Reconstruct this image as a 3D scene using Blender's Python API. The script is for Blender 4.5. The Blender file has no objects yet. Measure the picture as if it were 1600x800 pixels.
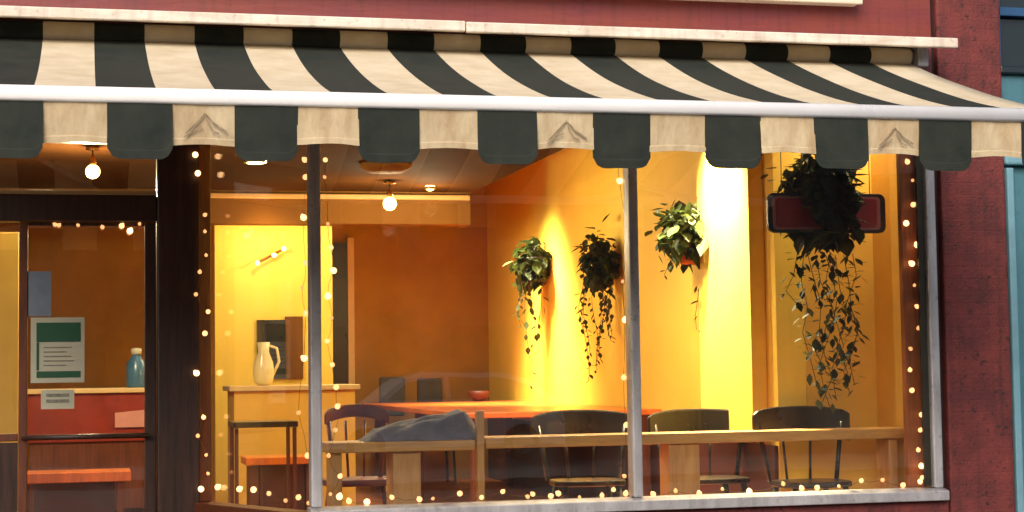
import bpy, bmesh, math, random
from mathutils import Vector, Matrix, noise

random.seed(7)
scene = bpy.context.scene
COL = scene.collection
R = math.radians

# ------------------------------------------------------------------ camera
CAM = Vector((0.0, -10.0, 1.5))
FPX, YAW, PITCH, ROLL = 2753.5, 0.23746, 0.06469, -0.01411
FW = Vector((math.sin(YAW) * math.cos(PITCH), math.cos(YAW) * math.cos(PITCH), math.sin(PITCH)))
_r = Vector((math.cos(YAW), -math.sin(YAW), 0))
_u = _r.cross(FW)
RT = math.cos(ROLL) * _r + math.sin(ROLL) * _u
UP = -math.sin(ROLL) * _r + math.cos(ROLL) * _u
cam_data = bpy.data.cameras.new('camera')
cam_data.sensor_width = 36.0
cam_data.lens = 36.0 * FPX / 1600.0
cam_data.clip_start = 0.05
cam_data.clip_end = 2000
cam = bpy.data.objects.new('camera', cam_data)
COL.objects.link(cam)
M4 = Matrix((RT, UP, -FW)).transposed().to_4x4()
M4.translation = CAM
cam.matrix_world = M4
scene.camera = cam

# ------------------------------------------------------------------ world, sun, exposure
SUN_EL, SUN_AZ = R(34), R(205)          # azimuth of the sun, measured from +Y towards +X
world = bpy.data.worlds.new('World')
scene.world = world
world.use_nodes = True
wn = world.node_tree.nodes
bg = wn['Background']
sky = wn.new('ShaderNodeTexSky')
sky.sky_type = 'NISHITA'
sky.sun_disc = False
sky.sun_elevation = SUN_EL
sky.sun_rotation = SUN_AZ
sky.air_density = 1.0
sky.dust_density = 4.0
sky.ozone_density = 1.0
world.node_tree.links.new(sky.outputs[0], bg.inputs[0])
bg.inputs[1].default_value = 0.12
sun_d = bpy.data.lights.new('sun', 'SUN')
sun_d.energy = 1.5
sun_d.angle = R(40)
sun_d.color = (1.0, 0.93, 0.84)
sun = bpy.data.objects.new('sun', sun_d)
COL.objects.link(sun)
sdir = Vector((math.sin(SUN_AZ) * math.cos(SUN_EL), math.cos(SUN_AZ) * math.cos(SUN_EL), math.sin(SUN_EL)))
sun.rotation_euler = (-sdir).to_track_quat('-Z', 'Y').to_euler()
sun.location = (-6, -20, 20)
scene.view_settings.view_transform = 'Standard'
scene.view_settings.look = 'None'
scene.view_settings.gamma = 1.0
scene.view_settings.exposure = 0.38
scene.view_settings.use_curve_mapping = False
scene.cycles.use_denoising = True
scene.cycles.max_bounces = 10
scene.cycles.transparent_max_bounces = 16
scene.cycles.caustics_reflective = False
scene.cycles.caustics_refractive = False
scene.cycles.sample_clamp_indirect = 4.0


# ------------------------------------------------------------------ measuring helpers
def ray(px, py):
    return FW + RT * ((px - 800) / FPX) - UP * ((py - 400) / FPX)


def P(px, py, Y):
    d = ray(px, py)
    return CAM + d * ((Y - CAM.y) / d.y)


def PX(px, py, X):
    d = ray(px, py)
    return CAM + d * ((X - CAM.x) / d.x)


def rect(x0, y0, x1, y1, Y):
    xm, ym = (x0 + x1) / 2, (y0 + y1) / 2
    return P(x0, ym, Y).x, P(x1, ym, Y).x, P(xm, y1, Y).z, P(xm, y0, Y).z


# ------------------------------------------------------------------ materials
def lin(c):
    c /= 255.0
    return c / 12.92 if c <= 0.04045 else ((c + 0.055) / 1.055) ** 2.4


def S(r, g, b):
    return (lin(r), lin(g), lin(b), 1)


def material(name, col, rough=0.6, metal=0.0, vary=0.15, vscale=6.0, bump=0.0, bscale=60.0,
             spec=0.5, stretch=(1, 1, 1), col2=None, coat=0.0, sheen=0.0, transl=0.0):
    m = bpy.data.materials.new(name)
    m.use_nodes = True
    nt = m.node_tree
    n, l = nt.nodes, nt.links
    b = n['Principled BSDF']
    b.inputs['Roughness'].default_value = rough
    b.inputs['Metallic'].default_value = metal
    b.inputs['Specular IOR Level'].default_value = spec
    b.inputs['Coat Weight'].default_value = coat
    b.inputs['Sheen Weight'].default_value = sheen
    tc = n.new('ShaderNodeTexCoord')
    mp = n.new('ShaderNodeMapping')
    mp.inputs['Scale'].default_value = stretch
    l.new(tc.outputs['Object'], mp.inputs['Vector'])
    ns = n.new('ShaderNodeTexNoise')
    ns.inputs['Scale'].default_value = vscale
    ns.inputs['Detail'].default_value = 7
    ns.inputs['Roughness'].default_value = 0.65
    l.new(mp.outputs[0], ns.inputs['Vector'])
    rmp = n.new('ShaderNodeValToRGB')
    c2 = col2 if col2 else tuple(c * (1 - 2 * vary) for c in col[:3]) + (1,)
    rmp.color_ramp.elements[0].position = 0.3
    rmp.color_ramp.elements[0].color = c2
    rmp.color_ramp.elements[1].position = 0.66
    rmp.color_ramp.elements[1].color = tuple(min(1, c * (1 + (0.25 * vary))) for c in col[:3]) + (1,)
    l.new(ns.outputs['Fac'], rmp.inputs[0])
    l.new(rmp.outputs[0], b.inputs['Base Color'])
    # roughness wear
    mr = n.new('ShaderNodeMapRange')
    mr.inputs['To Min'].default_value = max(0.03, rough - 0.12)
    mr.inputs['To Max'].default_value = min(1, rough + 0.12)
    l.new(ns.outputs['Fac'], mr.inputs['Value'])
    l.new(mr.outputs[0], b.inputs['Roughness'])
    if bump > 0:
        n2 = n.new('ShaderNodeTexNoise')
        n2.inputs['Scale'].default_value = bscale
        n2.inputs['Detail'].default_value = 5
        l.new(mp.outputs[0], n2.inputs['Vector'])
        bp = n.new('ShaderNodeBump')
        bp.inputs['Strength'].default_value = bump
        bp.inputs['Distance'].default_value = 0.02
        l.new(n2.outputs['Fac'], bp.inputs['Height'])
        l.new(bp.outputs[0], b.inputs['Normal'])
    if transl > 0:
        tr = n.new('ShaderNodeBsdfTranslucent')
        l.new(rmp.outputs[0], tr.inputs['Color'])
        mx = n.new('ShaderNodeMixShader')
        mx.inputs[0].default_value = transl
        l.new(b.outputs[0], mx.inputs[1])
        l.new(tr.outputs[0], mx.inputs[2])
        l.new(mx.outputs[0], n['Material Output'].inputs['Surface'])
    return m


def brick_material(name, col, col2, mortar):
    m = material(name, col, 0.7, vary=0.2, vscale=5, bump=0.35, bscale=55, col2=col2)
    n, l = m.node_tree.nodes, m.node_tree.links
    b = n['Principled BSDF']
    tc = [x for x in n if x.type == 'TEX_COORD'][0]
    sep = n.new('ShaderNodeSeparateXYZ')
    cmb = n.new('ShaderNodeCombineXYZ')
    l.new(tc.outputs['Object'], sep.inputs[0])
    l.new(sep.outputs['X'], cmb.inputs['X'])
    l.new(sep.outputs['Z'], cmb.inputs['Y'])
    bt = n.new('ShaderNodeTexBrick')
    bt.inputs['Scale'].default_value = 1.0
    bt.inputs['Brick Width'].default_value = 0.225
    bt.inputs['Row Height'].default_value = 0.075
    bt.inputs['Mortar Size'].default_value = 0.006
    bt.inputs['Mortar Smooth'].default_value = 0.8
    bt.inputs['Color1'].default_value = (1, 1, 1, 1)
    bt.inputs['Color2'].default_value = (0.9, 0.9, 0.9, 1)
    bt.inputs['Mortar'].default_value = (0.0, 0.0, 0.0, 1)
    l.new(cmb.outputs[0], bt.inputs['Vector'])
    old = [x for x in n if x.type == 'BUMP'][0]
    bp = n.new('ShaderNodeBump')
    bp.inputs['Strength'].default_value = 0.2
    bp.inputs['Distance'].default_value = 0.01
    l.new(bt.outputs['Color'], bp.inputs['Height'])
    l.new(old.outputs[0], bp.inputs['Normal'])
    l.new(bp.outputs[0], b.inputs['Normal'])
    return m


def wear(m, flecks=0.0, streak=0.0, dark=(0.02, 0.012, 0.01, 1)):
    """chips and rain streaks mixed over a material's base colour"""
    n, l = m.node_tree.nodes, m.node_tree.links
    b = n['Principled BSDF']
    src = b.inputs['Base Color'].links[0].from_socket
    tc = [x for x in n if x.type == 'TEX_COORD'][0]
    for amount, sc, st, lo, hi in ((flecks, 26, (1, 1, 1), 0.60, 0.70), (streak, 3.0, (7, 1, 0.35), 0.52, 0.75)):
        if not amount:
            continue
        mp = n.new('ShaderNodeMapping')
        mp.inputs['Scale'].default_value = st
        l.new(tc.outputs['Object'], mp.inputs['Vector'])
        ns = n.new('ShaderNodeTexNoise')
        ns.inputs['Scale'].default_value = sc
        ns.inputs['Detail'].default_value = 6
        l.new(mp.outputs[0], ns.inputs['Vector'])
        mr = n.new('ShaderNodeMapRange')
        mr.inputs['From Min'].default_value = lo
        mr.inputs['From Max'].default_value = hi
        mr.inputs['To Max'].default_value = amount
        l.new(ns.outputs['Fac'], mr.inputs['Value'])
        mx = n.new('ShaderNodeMix')
        mx.data_type = 'RGBA'
        l.new(mr.outputs[0], mx.inputs['Factor'])
        l.new(src, mx.inputs['A'])
        mx.inputs['B'].default_value = dark
        src = mx.outputs['Result']
    l.new(src, b.inputs['Base Color'])


def emit(name, col, strength):
    m = bpy.data.materials.new(name)
    m.use_nodes = True
    b = m.node_tree.nodes['Principled BSDF']
    b.inputs['Base Color'].default_value = col
    b.inputs['Emission Color'].default_value = col
    b.inputs['Emission Strength'].default_value = strength
    return m


def glass_material(name, tint=(0.97, 0.97, 0.95, 1), gain=2.0):
    m = bpy.data.materials.new(name)
    m.use_nodes = True
    n, l = m.node_tree.nodes, m.node_tree.links
    n.remove(n['Principled BSDF'])
    t = n.new('ShaderNodeBsdfTransparent')
    t.inputs[0].default_value = tint
    g = n.new('ShaderNodeBsdfGlossy')
    g.inputs['Roughness'].default_value = 0.01
    lw = n.new('ShaderNodeLayerWeight')          # Schlick: the same from both faces of a thin pane
    lw.inputs['Blend'].default_value = 0.5
    pw = n.new('ShaderNodeMath')
    pw.operation = 'POWER'
    pw.inputs[1].default_value = 5.0
    l.new(lw.outputs['Facing'], pw.inputs[0])
    f = n.new('ShaderNodeMath')
    f.operation = 'MULTIPLY_ADD'
    f.inputs[1].default_value = 0.96
    f.inputs[2].default_value = 0.04
    l.new(pw.outputs[0], f.inputs[0])
    # slight waviness of old float glass
    ns = n.new('ShaderNodeTexNoise')
    ns.inputs['Scale'].default_value = 1.3
    tc = n.new('ShaderNodeTexCoord')
    l.new(tc.outputs['Object'], ns.inputs['Vector'])
    bp = n.new('ShaderNodeBump')
    bp.inputs['Strength'].default_value = 0.02
    bp.inputs['Distance'].default_value = 0.05
    l.new(ns.outputs['Fac'], bp.inputs['Height'])
    l.new(bp.outputs[0], g.inputs['Normal'])
    mu = n.new('ShaderNodeMath')
    mu.operation = 'MULTIPLY'
    mu.use_clamp = True
    mu.inputs[1].default_value = gain
    l.new(f.outputs[0], mu.inputs[0])
    mx = n.new('ShaderNodeMixShader')
    l.new(mu.outputs[0], mx.inputs[0])
    l.new(t.outputs[0], mx.inputs[1])
    l.new(g.outputs[0], mx.inputs[2])
    # thin uneven film of dust and wiped smears, painted in as a hazy veil
    mp = n.new('ShaderNodeMapping')
    mp.inputs['Scale'].default_value = (2.5, 1, 0.8)
    mp.inputs['Rotation'].default_value = (0, 0.5, 0)
    l.new(tc.outputs['Object'], mp.inputs['Vector'])
    n3 = n.new('ShaderNodeTexNoise')
    n3.inputs['Scale'].default_value = 1.6
    n3.inputs['Detail'].default_value = 6
    n3.inputs['Distortion'].default_value = 0.8
    l.new(mp.outputs[0], n3.inputs['Vector'])
    mr = n.new('ShaderNodeMapRange')
    mr.inputs['From Min'].default_value = 0.35
    mr.inputs['From Max'].default_value = 0.75
    mr.inputs['To Min'].default_value = 0.004
    mr.inputs['To Max'].default_value = 0.032
    l.new(n3.outputs['Fac'], mr.inputs['Value'])
    df = n.new('ShaderNodeBsdfDiffuse')
    df.inputs[0].default_value = (0.55, 0.52, 0.46, 1)
    m3 = n.new('ShaderNodeMixShader')
    l.new(mr.outputs[0], m3.inputs[0])
    l.new(mx.outputs[0], m3.inputs[1])
    l.new(df.outputs[0], m3.inputs[2])
    l.new(m3.outputs[0], n['Material Output'].inputs['Surface'])
    return m


MT = dict(
    fascia=material('maroon_fascia_paint', S(130, 58, 44), 0.45, vary=0.22, vscale=2.2, bump=0.12, bscale=18,
                    col2=S(118, 50, 58), stretch=(0.5, 1, 2.2)),
    pier=brick_material('painted_maroon_brick', S(126, 54, 50), S(82, 35, 36), S(70, 30, 30)),
    groove=material('dark_joint', S(45, 22, 22), 0.8),
    rail=material('weathered_white_rail', S(240, 228, 214), 0.45, vary=0.1, vscale=4, col2=S(214, 196, 176),
                  stretch=(1, 1, 4), bump=0.05),
    bar=material('white_enamel_bar', S(248, 246, 246), 0.3, vary=0.04, vscale=3),
    cream=material('cream_canvas', S(222, 208, 180), 0.85, vary=0.08, vscale=5, bump=0.12, bscale=200, spec=0.2,
                   col2=S(204, 186, 154)),
    green=material('charcoal_green_canvas', S(52, 56, 50), 0.85, vary=0.12, vscale=8, bump=0.12, bscale=220, spec=0.2,
                   col2=S(38, 44, 40)),
    creamv=material('aged_cream_canvas', S(212, 194, 160), 0.85, vary=0.1, vscale=4, bump=0.35, bscale=14, spec=0.2,
                    col2=S(178, 152, 116), stretch=(2.2, 1, 0.9)),
    crease=material('faded_print_grey', S(170, 150, 120), 0.9, vary=0.3, vscale=30),
    sign_edge=material('cream_sign_edge', S(232, 220, 196), 0.5, vary=0.08),
    alu=material('dull_aluminium', S(206, 203, 206), 0.42, metal=0.25, vary=0.2, vscale=7, stretch=(1, 1, 0.3),
                 bump=0.04, bscale=90),
    bead=material('dark_glazing_bead', S(52, 46, 34), 0.55, vary=0.2),
    darkwood=material('dark_brown_timber', S(68, 40, 29), 0.42, vary=0.25, vscale=5, stretch=(8, 8, 0.6), bump=0.1,
                      bscale=20, col2=S(40, 25, 19)),
    orangewood=material('amber_timber', S(176, 96, 42), 0.45, vary=0.2, vscale=5, stretch=(8, 8, 0.6), bump=0.1, bscale=20),
    redwood=material('red_brown_timber', S(112, 58, 34), 0.45, vary=0.25, vscale=5, stretch=(8, 8, 0.6), bump=0.1,
                     bscale=20),
    teal=material('teal_render', S(74, 122, 138), 0.7, vary=0.15, vscale=2.5, bump=0.15, bscale=40,
                  col2=S(66, 116, 126)),
    palebl=material('pale_blue_trim', S(120, 168, 184), 0.6, vary=0.12, vscale=4, bump=0.08),
    bluefr=material('deep_blue_frame', S(40, 84, 128), 0.5, vary=0.15),
    darkglass=material('dark_upper_pane', S(30, 40, 46), 0.06, vary=0.1, spec=0.6),
    pave=material('grey_paving', S(92, 88, 84), 0.85, vary=0.2, vscale=3, bump=0.2, bscale=60),
    asphalt=material('asphalt', S(62, 62, 64), 0.85, vary=0.2, vscale=4, bump=0.4, bscale=160),
    kerb=material('granite_kerb', S(142, 138, 134), 0.8, vary=0.2, vscale=14, bump=0.2),
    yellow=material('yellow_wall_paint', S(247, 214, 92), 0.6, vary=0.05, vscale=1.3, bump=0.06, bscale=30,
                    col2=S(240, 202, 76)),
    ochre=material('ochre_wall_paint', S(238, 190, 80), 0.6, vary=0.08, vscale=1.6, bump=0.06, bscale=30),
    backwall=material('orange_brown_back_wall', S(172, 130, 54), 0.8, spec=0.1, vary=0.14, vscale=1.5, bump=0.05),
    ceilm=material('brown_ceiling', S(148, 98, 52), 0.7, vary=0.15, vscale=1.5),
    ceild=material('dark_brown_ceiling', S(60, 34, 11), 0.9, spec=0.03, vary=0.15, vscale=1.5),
    beamtrim=material('tan_moulding', S(196, 146, 84), 0.55, vary=0.1),
    beam=material('orange_beam_paint', S(112, 72, 28), 0.8, spec=0.1, vary=0.12, vscale=2),
    trim=material('cream_trim', S(226, 196, 140), 0.5, vary=0.06),
    floor=material('orange_oak_floor', S(176, 104, 52), 0.3, vary=0.25, vscale=4, stretch=(0.6, 6, 1), bump=0.05),
    maroon=material('maroon_wainscot', S(76, 28, 20), 0.5, vary=0.2, vscale=3),
    pine=material('pale_pine', S(212, 166, 96), 0.45, vary=0.2, vscale=4, stretch=(0.7, 6, 6), bump=0.06,
                  col2=S(182, 130, 70)),
    pinev=material('pale_pine_upright', S(206, 160, 96), 0.45, vary=0.2, vscale=4, stretch=(6, 6, 0.7), bump=0.06,
                   col2=S(182, 130, 70)),
    orangew=material('orange_varnished_wood', S(232, 122, 40), 0.32, vary=0.2, vscale=3, stretch=(5, 0.5, 1), coat=0.3),
    black=material('black_varnished_wood', S(36, 30, 24), 0.3, vary=0.2, vscale=8, coat=0.2),
    redchair=material('dark_red_painted_wood', S(112, 42, 32), 0.35, vary=0.2, vscale=8),
    carrefl=material('grey_car_reflection', S(116, 112, 132), 0.9, vary=0.25, vscale=9, bump=0.3, bscale=70, sheen=0.2,
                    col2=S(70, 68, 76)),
    greyseat=material('slate_upholstery', S(70, 72, 82), 0.8, vary=0.2, vscale=9),
    leaf=material('leaf_green', S(62, 72, 32), 0.6, vary=0.35, vscale=9, transl=0.3, spec=0.3, col2=S(40, 58, 28)),
    leafd=material('dark_leaf_green', S(50, 58, 32), 0.6, vary=0.35, vscale=9, transl=0.2, spec=0.3, col2=S(36, 44, 28)),
    stem=material('plant_stem', S(86, 70, 36), 0.7),
    pot=material('terracotta_pot', S(190, 92, 58), 0.75, vary=0.15, vscale=12, bump=0.1),
    potd=material('dark_planter', S(52, 46, 40), 0.6, vary=0.15),
    basket=material('wicker_basket', S(70, 48, 32), 0.8, vary=0.3, vscale=40, bump=0.5, bscale=60),
    redsign=material('red_sign_panel', S(196, 38, 34), 0.35, vary=0.15),
    blackpl=material('black_plastic', S(24, 22, 22), 0.4),
    wire=material('green_wire', S(104, 80, 40), 0.6),
    red=material('red_counter_paint', S(150, 48, 32), 0.4, vary=0.2, vscale=3),
    paper=material('white_paper', S(196, 194, 172), 0.8, vary=0.05),
    posterg=material('poster_green', S(34, 88, 62), 0.6, vary=0.1),
    skyrefl=material('blue_sky_reflection', S(132, 146, 164), 0.8, vary=0.1),
    ink=material('print_grey', S(150, 148, 132), 0.8, vary=0.3, vscale=60),
    pinkish=material('pink_card', S(214, 150, 140), 0.8, vary=0.1),
    bluepl=material('blue_plastic', S(66, 112, 150), 0.3, vary=0.1),
    steel=material('brushed_steel', S(170, 168, 160), 0.3, metal=1.0, vary=0.15),
    brass=material('brass', S(176, 128, 60), 0.35, metal=1.0, vary=0.15),
    jug=material('cream_glaze', S(236, 220, 168), 0.25, vary=0.05),
    carp=material('silver_car_paint', S(232, 234, 238), 0.2, metal=0.1, vary=0.03, coat=0.6),
    rubber=material('tyre_rubber', S(28, 28, 28), 0.8),
    opp=material('opposite_render', S(120, 100, 88), 0.8, vary=0.2, vscale=1.0, bump=0.1),
    opp2=material('opposite_brick', S(112, 72, 58), 0.8, vary=0.2, vscale=1.0, bump=0.1),
    slate=material('slate_roof', S(70, 72, 78), 0.7, vary=0.2, vscale=8),
    glass=glass_material('window_glass'),
    bulb=emit('fairy_bulb', (1.0, 0.52, 0.21, 1), 1.7),
    bulb2=emit('bright_fairy_bulb', (1.0, 0.56, 0.24, 1), 3.2),
    bulb3=emit('dim_fairy_bulb', (1.0, 0.48, 0.18, 1), 1.0),
    globe=emit('lit_globe', (1.0, 0.62, 0.20, 1), 7.0),
    lens=emit('lit_lens', (1.0, 0.72, 0.36, 1), 14.0),
)


wear(MT['pier'], flecks=0.75, streak=0.4)
wear(MT['fascia'], flecks=0.35, streak=0.4, dark=(0.06, 0.02, 0.014, 1))
wear(MT['rail'], flecks=0.35, streak=0.3, dark=(0.22, 0.16, 0.11, 1))
wear(MT['teal'], flecks=0.3, streak=0.5, dark=(0.03, 0.10, 0.12, 1))
wear(MT['creamv'], flecks=0.2, streak=0.35, dark=(0.34, 0.25, 0.15, 1))
wear(MT['alu'], flecks=0.4, streak=0.3, dark=(0.16, 0.15, 0.14, 1))
wear(MT['yellow'], flecks=0.10, streak=0.10, dark=(0.45, 0.26, 0.03, 1))


# ------------------------------------------------------------------ mesh helpers
class MB:
    def __init__(self):
        self.v, self.f, self.mi = [], [], []

    def face(self, idx, m=0):
        self.f.append(tuple(idx))
        self.mi.append(m)

    def poly(self, pts, m=0):
        k = len(self.v)
        self.v += [tuple(p) for p in pts]
        self.face(range(k, k + len(pts)), m)
        return self

    def hexa(self, c, m=0):                  # 8 corners: bottom 4 ccw, top 4 ccw
        k = len(self.v)
        self.v += [tuple(p) for p in c]
        for q in ((3, 2, 1, 0), (4, 5, 6, 7), (0, 1, 5, 4), (1, 2, 6, 5), (2, 3, 7, 6), (3, 0, 4, 7)):
            self.face([k + i for i in q], m)
        return self

    def box(self, x0, x1, y0, y1, z0, z1, m=0):
        return self.hexa([(x0, y0, z0), (x1, y0, z0), (x1, y1, z0), (x0, y1, z0),
                          (x0, y0, z1), (x1, y0, z1), (x1, y1, z1), (x0, y1, z1)], m)

    def tube(self, pts, r, n=8, m=0, caps=True):
        pts = [Vector(p) for p in pts]
        rs = r if isinstance(r, (list, tuple)) else [r] * len(pts)
        rings = []
        prev = None
        for i, p in enumerate(pts):
            t = (pts[min(i + 1, len(pts) - 1)] - pts[max(i - 1, 0)]).normalized()
            if prev is None:
                a = Vector((0, 0, 1)) if abs(t.z) < 0.9 else Vector((1, 0, 0))
                u = t.cross(a).normalized()
            else:
                u = (prev - t * prev.dot(t)).normalized()
            prev = u
            w = t.cross(u)
            k = len(self.v)
            for j in range(n):
                an = 2 * math.pi * j / n
                self.v.append(tuple(p + (u * math.cos(an) + w * math.sin(an)) * rs[i]))
            rings.append(k)
        for a, b in zip(rings, rings[1:]):
            for j in range(n):
                self.face((a + j, a + (j + 1) % n, b + (j + 1) % n, b + j), m)
        if caps:
            self.face([rings[0] + j for j in reversed(range(n))], m)
            self.face([rings[-1] + j for j in range(n)], m)
        return self

    def lathe(self, prof, c, n=16, m=0):
        rings = []
        for r, z in prof:
            k = len(self.v)
            for j in range(n):
                an = 2 * math.pi * j / n
                self.v.append((c[0] + r * math.cos(an), c[1] + r * math.sin(an), c[2] + z))
            rings.append(k)
        for a, b in zip(rings, rings[1:]):
            for j in range(n):
                self.face((a + j, a + (j + 1) % n, b + (j + 1) % n, b + j), m)
        self.face([rings[0] + j for j in reversed(range(n))], m)
        self.face([rings[-1] + j for j in range(n)], m)
        return self

    def prism(self, outline, axis, a, b, m=0):
        """outline of 2-D points, extruded from a to b along axis ('x','y','z')"""
        def pt(p, t):
            return {'x': (t, p[0], p[1]), 'y': (p[0], t, p[1]), 'z': (p[0], p[1], t)}[axis]
        n = len(outline)
        k = len(self.v)
        self.v += [pt(p, a) for p in outline] + [pt(p, b) for p in outline]
        self.face(range(k, k + n), m)
        self.face(range(k + 2 * n - 1, k + n - 1, -1), m)
        for i in range(n):
            j = (i + 1) % n
            self.face((k + j, k + i, k + n + i, k + n + j), m)
        return self

    def mesh(self, name, mats):
        me = bpy.data.meshes.new(name)
        me.from_pydata(self.v, [], self.f)
        for m in (mats if isinstance(mats, (list, tuple)) else [mats]):
            me.materials.append(m)
        me.polygons.foreach_set('material_index', self.mi)
        bm = bmesh.new()
        bm.from_mesh(me)
        bmesh.ops.recalc_face_normals(bm, faces=bm.faces)
        bm.to_mesh(me)
        bm.free()
        return me

    def build(self, name, mats, parent=None, smooth=False, bevel=0.0, label=None):
        me = self.mesh(name, mats)
        return link(name, me, parent, smooth, bevel, label)


def link(name, me, parent=None, smooth=False, bevel=0.0, label=None):
    o = bpy.data.objects.new(name, me)
    COL.objects.link(o)
    if parent:
        o.parent = parent
        o.matrix_parent_inverse = Matrix.Translation(-base_of(parent))
    if smooth:
        me.polygons.foreach_set('use_smooth', [True] * len(me.polygons))
    if bevel:
        b = o.modifiers.new('bevel', 'BEVEL')
        b.width = bevel
        b.segments = 2
        b.limit_method = 'ANGLE'
        b.angle_limit = R(40)
    if label:
        o['label'] = label
    return o


def base_of(o):
    v = Vector(o.location)
    if o.parent:
        v = v + 0 * v
    return v


def thing(name, label, cat, loc=(0, 0, 0), group=None):
    o = bpy.data.objects.new(name, None)
    o.empty_display_size = 0.1
    COL.objects.link(o)
    o.location = loc
    return tag(o, label, cat, group)


def tag(o, label, cat, group=None):
    o['label'] = label
    o['category'] = cat
    if group:
        o['group'] = group
    return o


def struct(o):
    o['kind'] = 'structure'
    return o


def copy_tree(o, parent=None):
    c = o.copy()
    COL.objects.link(c)
    if parent:
        c.parent = parent
    for ch in list(o.children):
        copy_tree(ch, c)
    return c


def lamp(name, kind, loc, energy, col, parent, target=None, **kw):
    d = bpy.data.lights.new(name, kind)
    d.energy = energy
    d.color = col
    for k, v in kw.items():
        setattr(d, k, v)
    o = bpy.data.objects.new(name, d)
    COL.objects.link(o)
    o.location = loc
    if target is not None:
        o.rotation_euler = (Vector(target) - Vector(loc)).to_track_quat('-Z', 'Y').to_euler()
    if parent:
        o.parent = parent
        o.matrix_parent_inverse = Matrix.Translation(-base_of(parent))
    return o


# ================================================================== SETTING
YD = 1.2                                    # door plane, set back from the street front
X_M1 = P(493, 500, 0).x                     # first mullion (front corner of the splay)
X_M2 = P(992, 500, 0).x
X_JAMB = P(1469, 600, 0).x                  # right outer edge of the window frame
X_P0 = P(1474, 450, 0).x
X_P1 = P(1572, 400, 0).x                    # pier right edge
Z_SILL = P(990, 778, 0).z                   # top of the sill
Z_HEAD = 3.0
ZF = 0.30                                   # shop floor
X_SP = P(303, 500, YD).x                    # inner corner of the splayed window
X_DR = P(245, 500, YD).x                    # door post left edge
YRW = 0.88                                  # return wall behind the right end of the window
X1 = P(1213, 500, YRW).x                    # yellow side wall
_c = PX(760, 275, X1)
YB, ZC = _c.y, _c.z                         # back wall and ceiling of the room
X_L = -4.0
X_R = X_JAMB - 0.03
ZTOP = 6.5

# ground
struct(MB().box(-40, 40, -4, 1.2, -0.3, 0.0).build('pavement', MT['pave']))
struct(MB().box(-40, 40, -4.15, -4.003, -0.3, 0.0).build('kerb', MT['kerb'], bevel=0.012))
struct(MB().poly([(-60, -14, -0.13), (60, -14, -0.13), (60, -4.153, -0.13), (-60, -4.153, -0.13)]).build('road', MT['asphalt']))
struct(MB().box(-40, 40, -18, -14.0, -0.3, -0.01).build('far_pavement', MT['pave']))
struct(MB().poly([(-400, -400, -0.31), (400, -400, -0.31), (400, 400, -0.31), (-400, 400, -0.31)]).build('ground', MT['asphalt']))


# interior shell
struct(MB().prism([(X_L, YD), (X_SP, YD), (X_M1 + 0.05, 0.13), (X_R + 0.3, 0.13), (X_R + 0.3, YB + 0.2), (X_L, YB + 0.2)], 'z', 0.02, ZF).build('interior_floor', MT['floor']))
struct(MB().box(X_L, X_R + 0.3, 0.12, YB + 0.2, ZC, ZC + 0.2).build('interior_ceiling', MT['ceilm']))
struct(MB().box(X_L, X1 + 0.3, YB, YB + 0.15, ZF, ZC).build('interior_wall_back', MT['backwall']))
side = struct(MB().box(X1, X1 + 0.2, YRW, YB, ZF, ZC).build('interior_wall_right', MT['yellow']))
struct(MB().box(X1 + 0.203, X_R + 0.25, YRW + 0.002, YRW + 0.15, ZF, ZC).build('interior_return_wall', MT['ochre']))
struct(MB().box(X_R + 0.02, X_R + 0.2, 0.14, YRW - 0.002, ZF, ZC).build('interior_reveal_wall', MT['ochre']))
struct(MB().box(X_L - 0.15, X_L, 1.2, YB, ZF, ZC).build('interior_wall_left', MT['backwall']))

# wainscot and pilaster belong to the walls
MB().box(X1 - 0.025, X1 - 0.002, YRW + 0.02, YB - 0.01, ZF, 0.98).build('wainscot', MT['maroon'], side)
pil0, pil1 = PX(1195, 400, X1).y, PX(1113, 400, X1).y
MB().box(X1 - 0.11, X1 - 0.003, pil0, pil1, 1.0, ZC - 0.01).build('pilaster', MT['yellow'], side, bevel=0.006)

# ================================================================== SHOP FRONT
shop = thing('shop_building', 'maroon painted shop building with brick pier around lit display window', 'building', (2.5, 0, 0))
X_J = P(1458, 25, 0).x
MB().box(-6, X_J - 0.02, 0.0, 0.30, Z_HEAD + 0.02, ZTOP).build('fascia_wall', MT['fascia'], shop)
MB().box(X_J - 0.02, X_J + 0.012, 0.03, 0.30, Z_HEAD + 0.02, ZTOP).build('joint', MT['groove'], shop)
MB().box(X_J + 0.012, X_P1, -0.02, 0.32, 0.0, ZTOP).build('brick_pier', MT['pier'], shop, bevel=0.012)
MB().box(X_P0 - 0.03, X_J + 0.009, 0.035, 0.30, 0.0, Z_HEAD + 0.016).build('shadow_joint', MT['groove'], shop)
MB().box(X_M1 - 0.03, X_JAMB + 0.03, -0.005, 0.22, 0.0, Z_SILL - 0.075).build('stall_riser', MT['pier'], shop)
# splayed riser below the angled pane
a, b = Vector((X_M1 - 0.033, 0.0, 0)), Vector((X_SP, YD, 0))
nrm = Vector((b.y - a.y, -(b.x - a.x), 0)).normalized()     # points into the shop
zs = Z_SILL - 0.075


def splay_slab(z0, z1, t0, t1, off0, off1, s0=0.0, s1=1.0):
    """slab along the splay line; off is distance towards the shop"""
    p, q = a.lerp(b, s0), a.lerp(b, s1)
    return [p + nrm * off0 + Vector((0, 0, z0)), q + nrm * off0 + Vector((0, 0, z0)),
            q + nrm * off1 + Vector((0, 0, z0)), p + nrm * off1 + Vector((0, 0, z0)),
            p + nrm * off0 + Vector((0, 0, z1)), q + nrm * off0 + Vector((0, 0, z1)),
            q + nrm * off1 + Vector((0, 0, z1)), p + nrm * off1 + Vector((0, 0, z1))]


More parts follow.
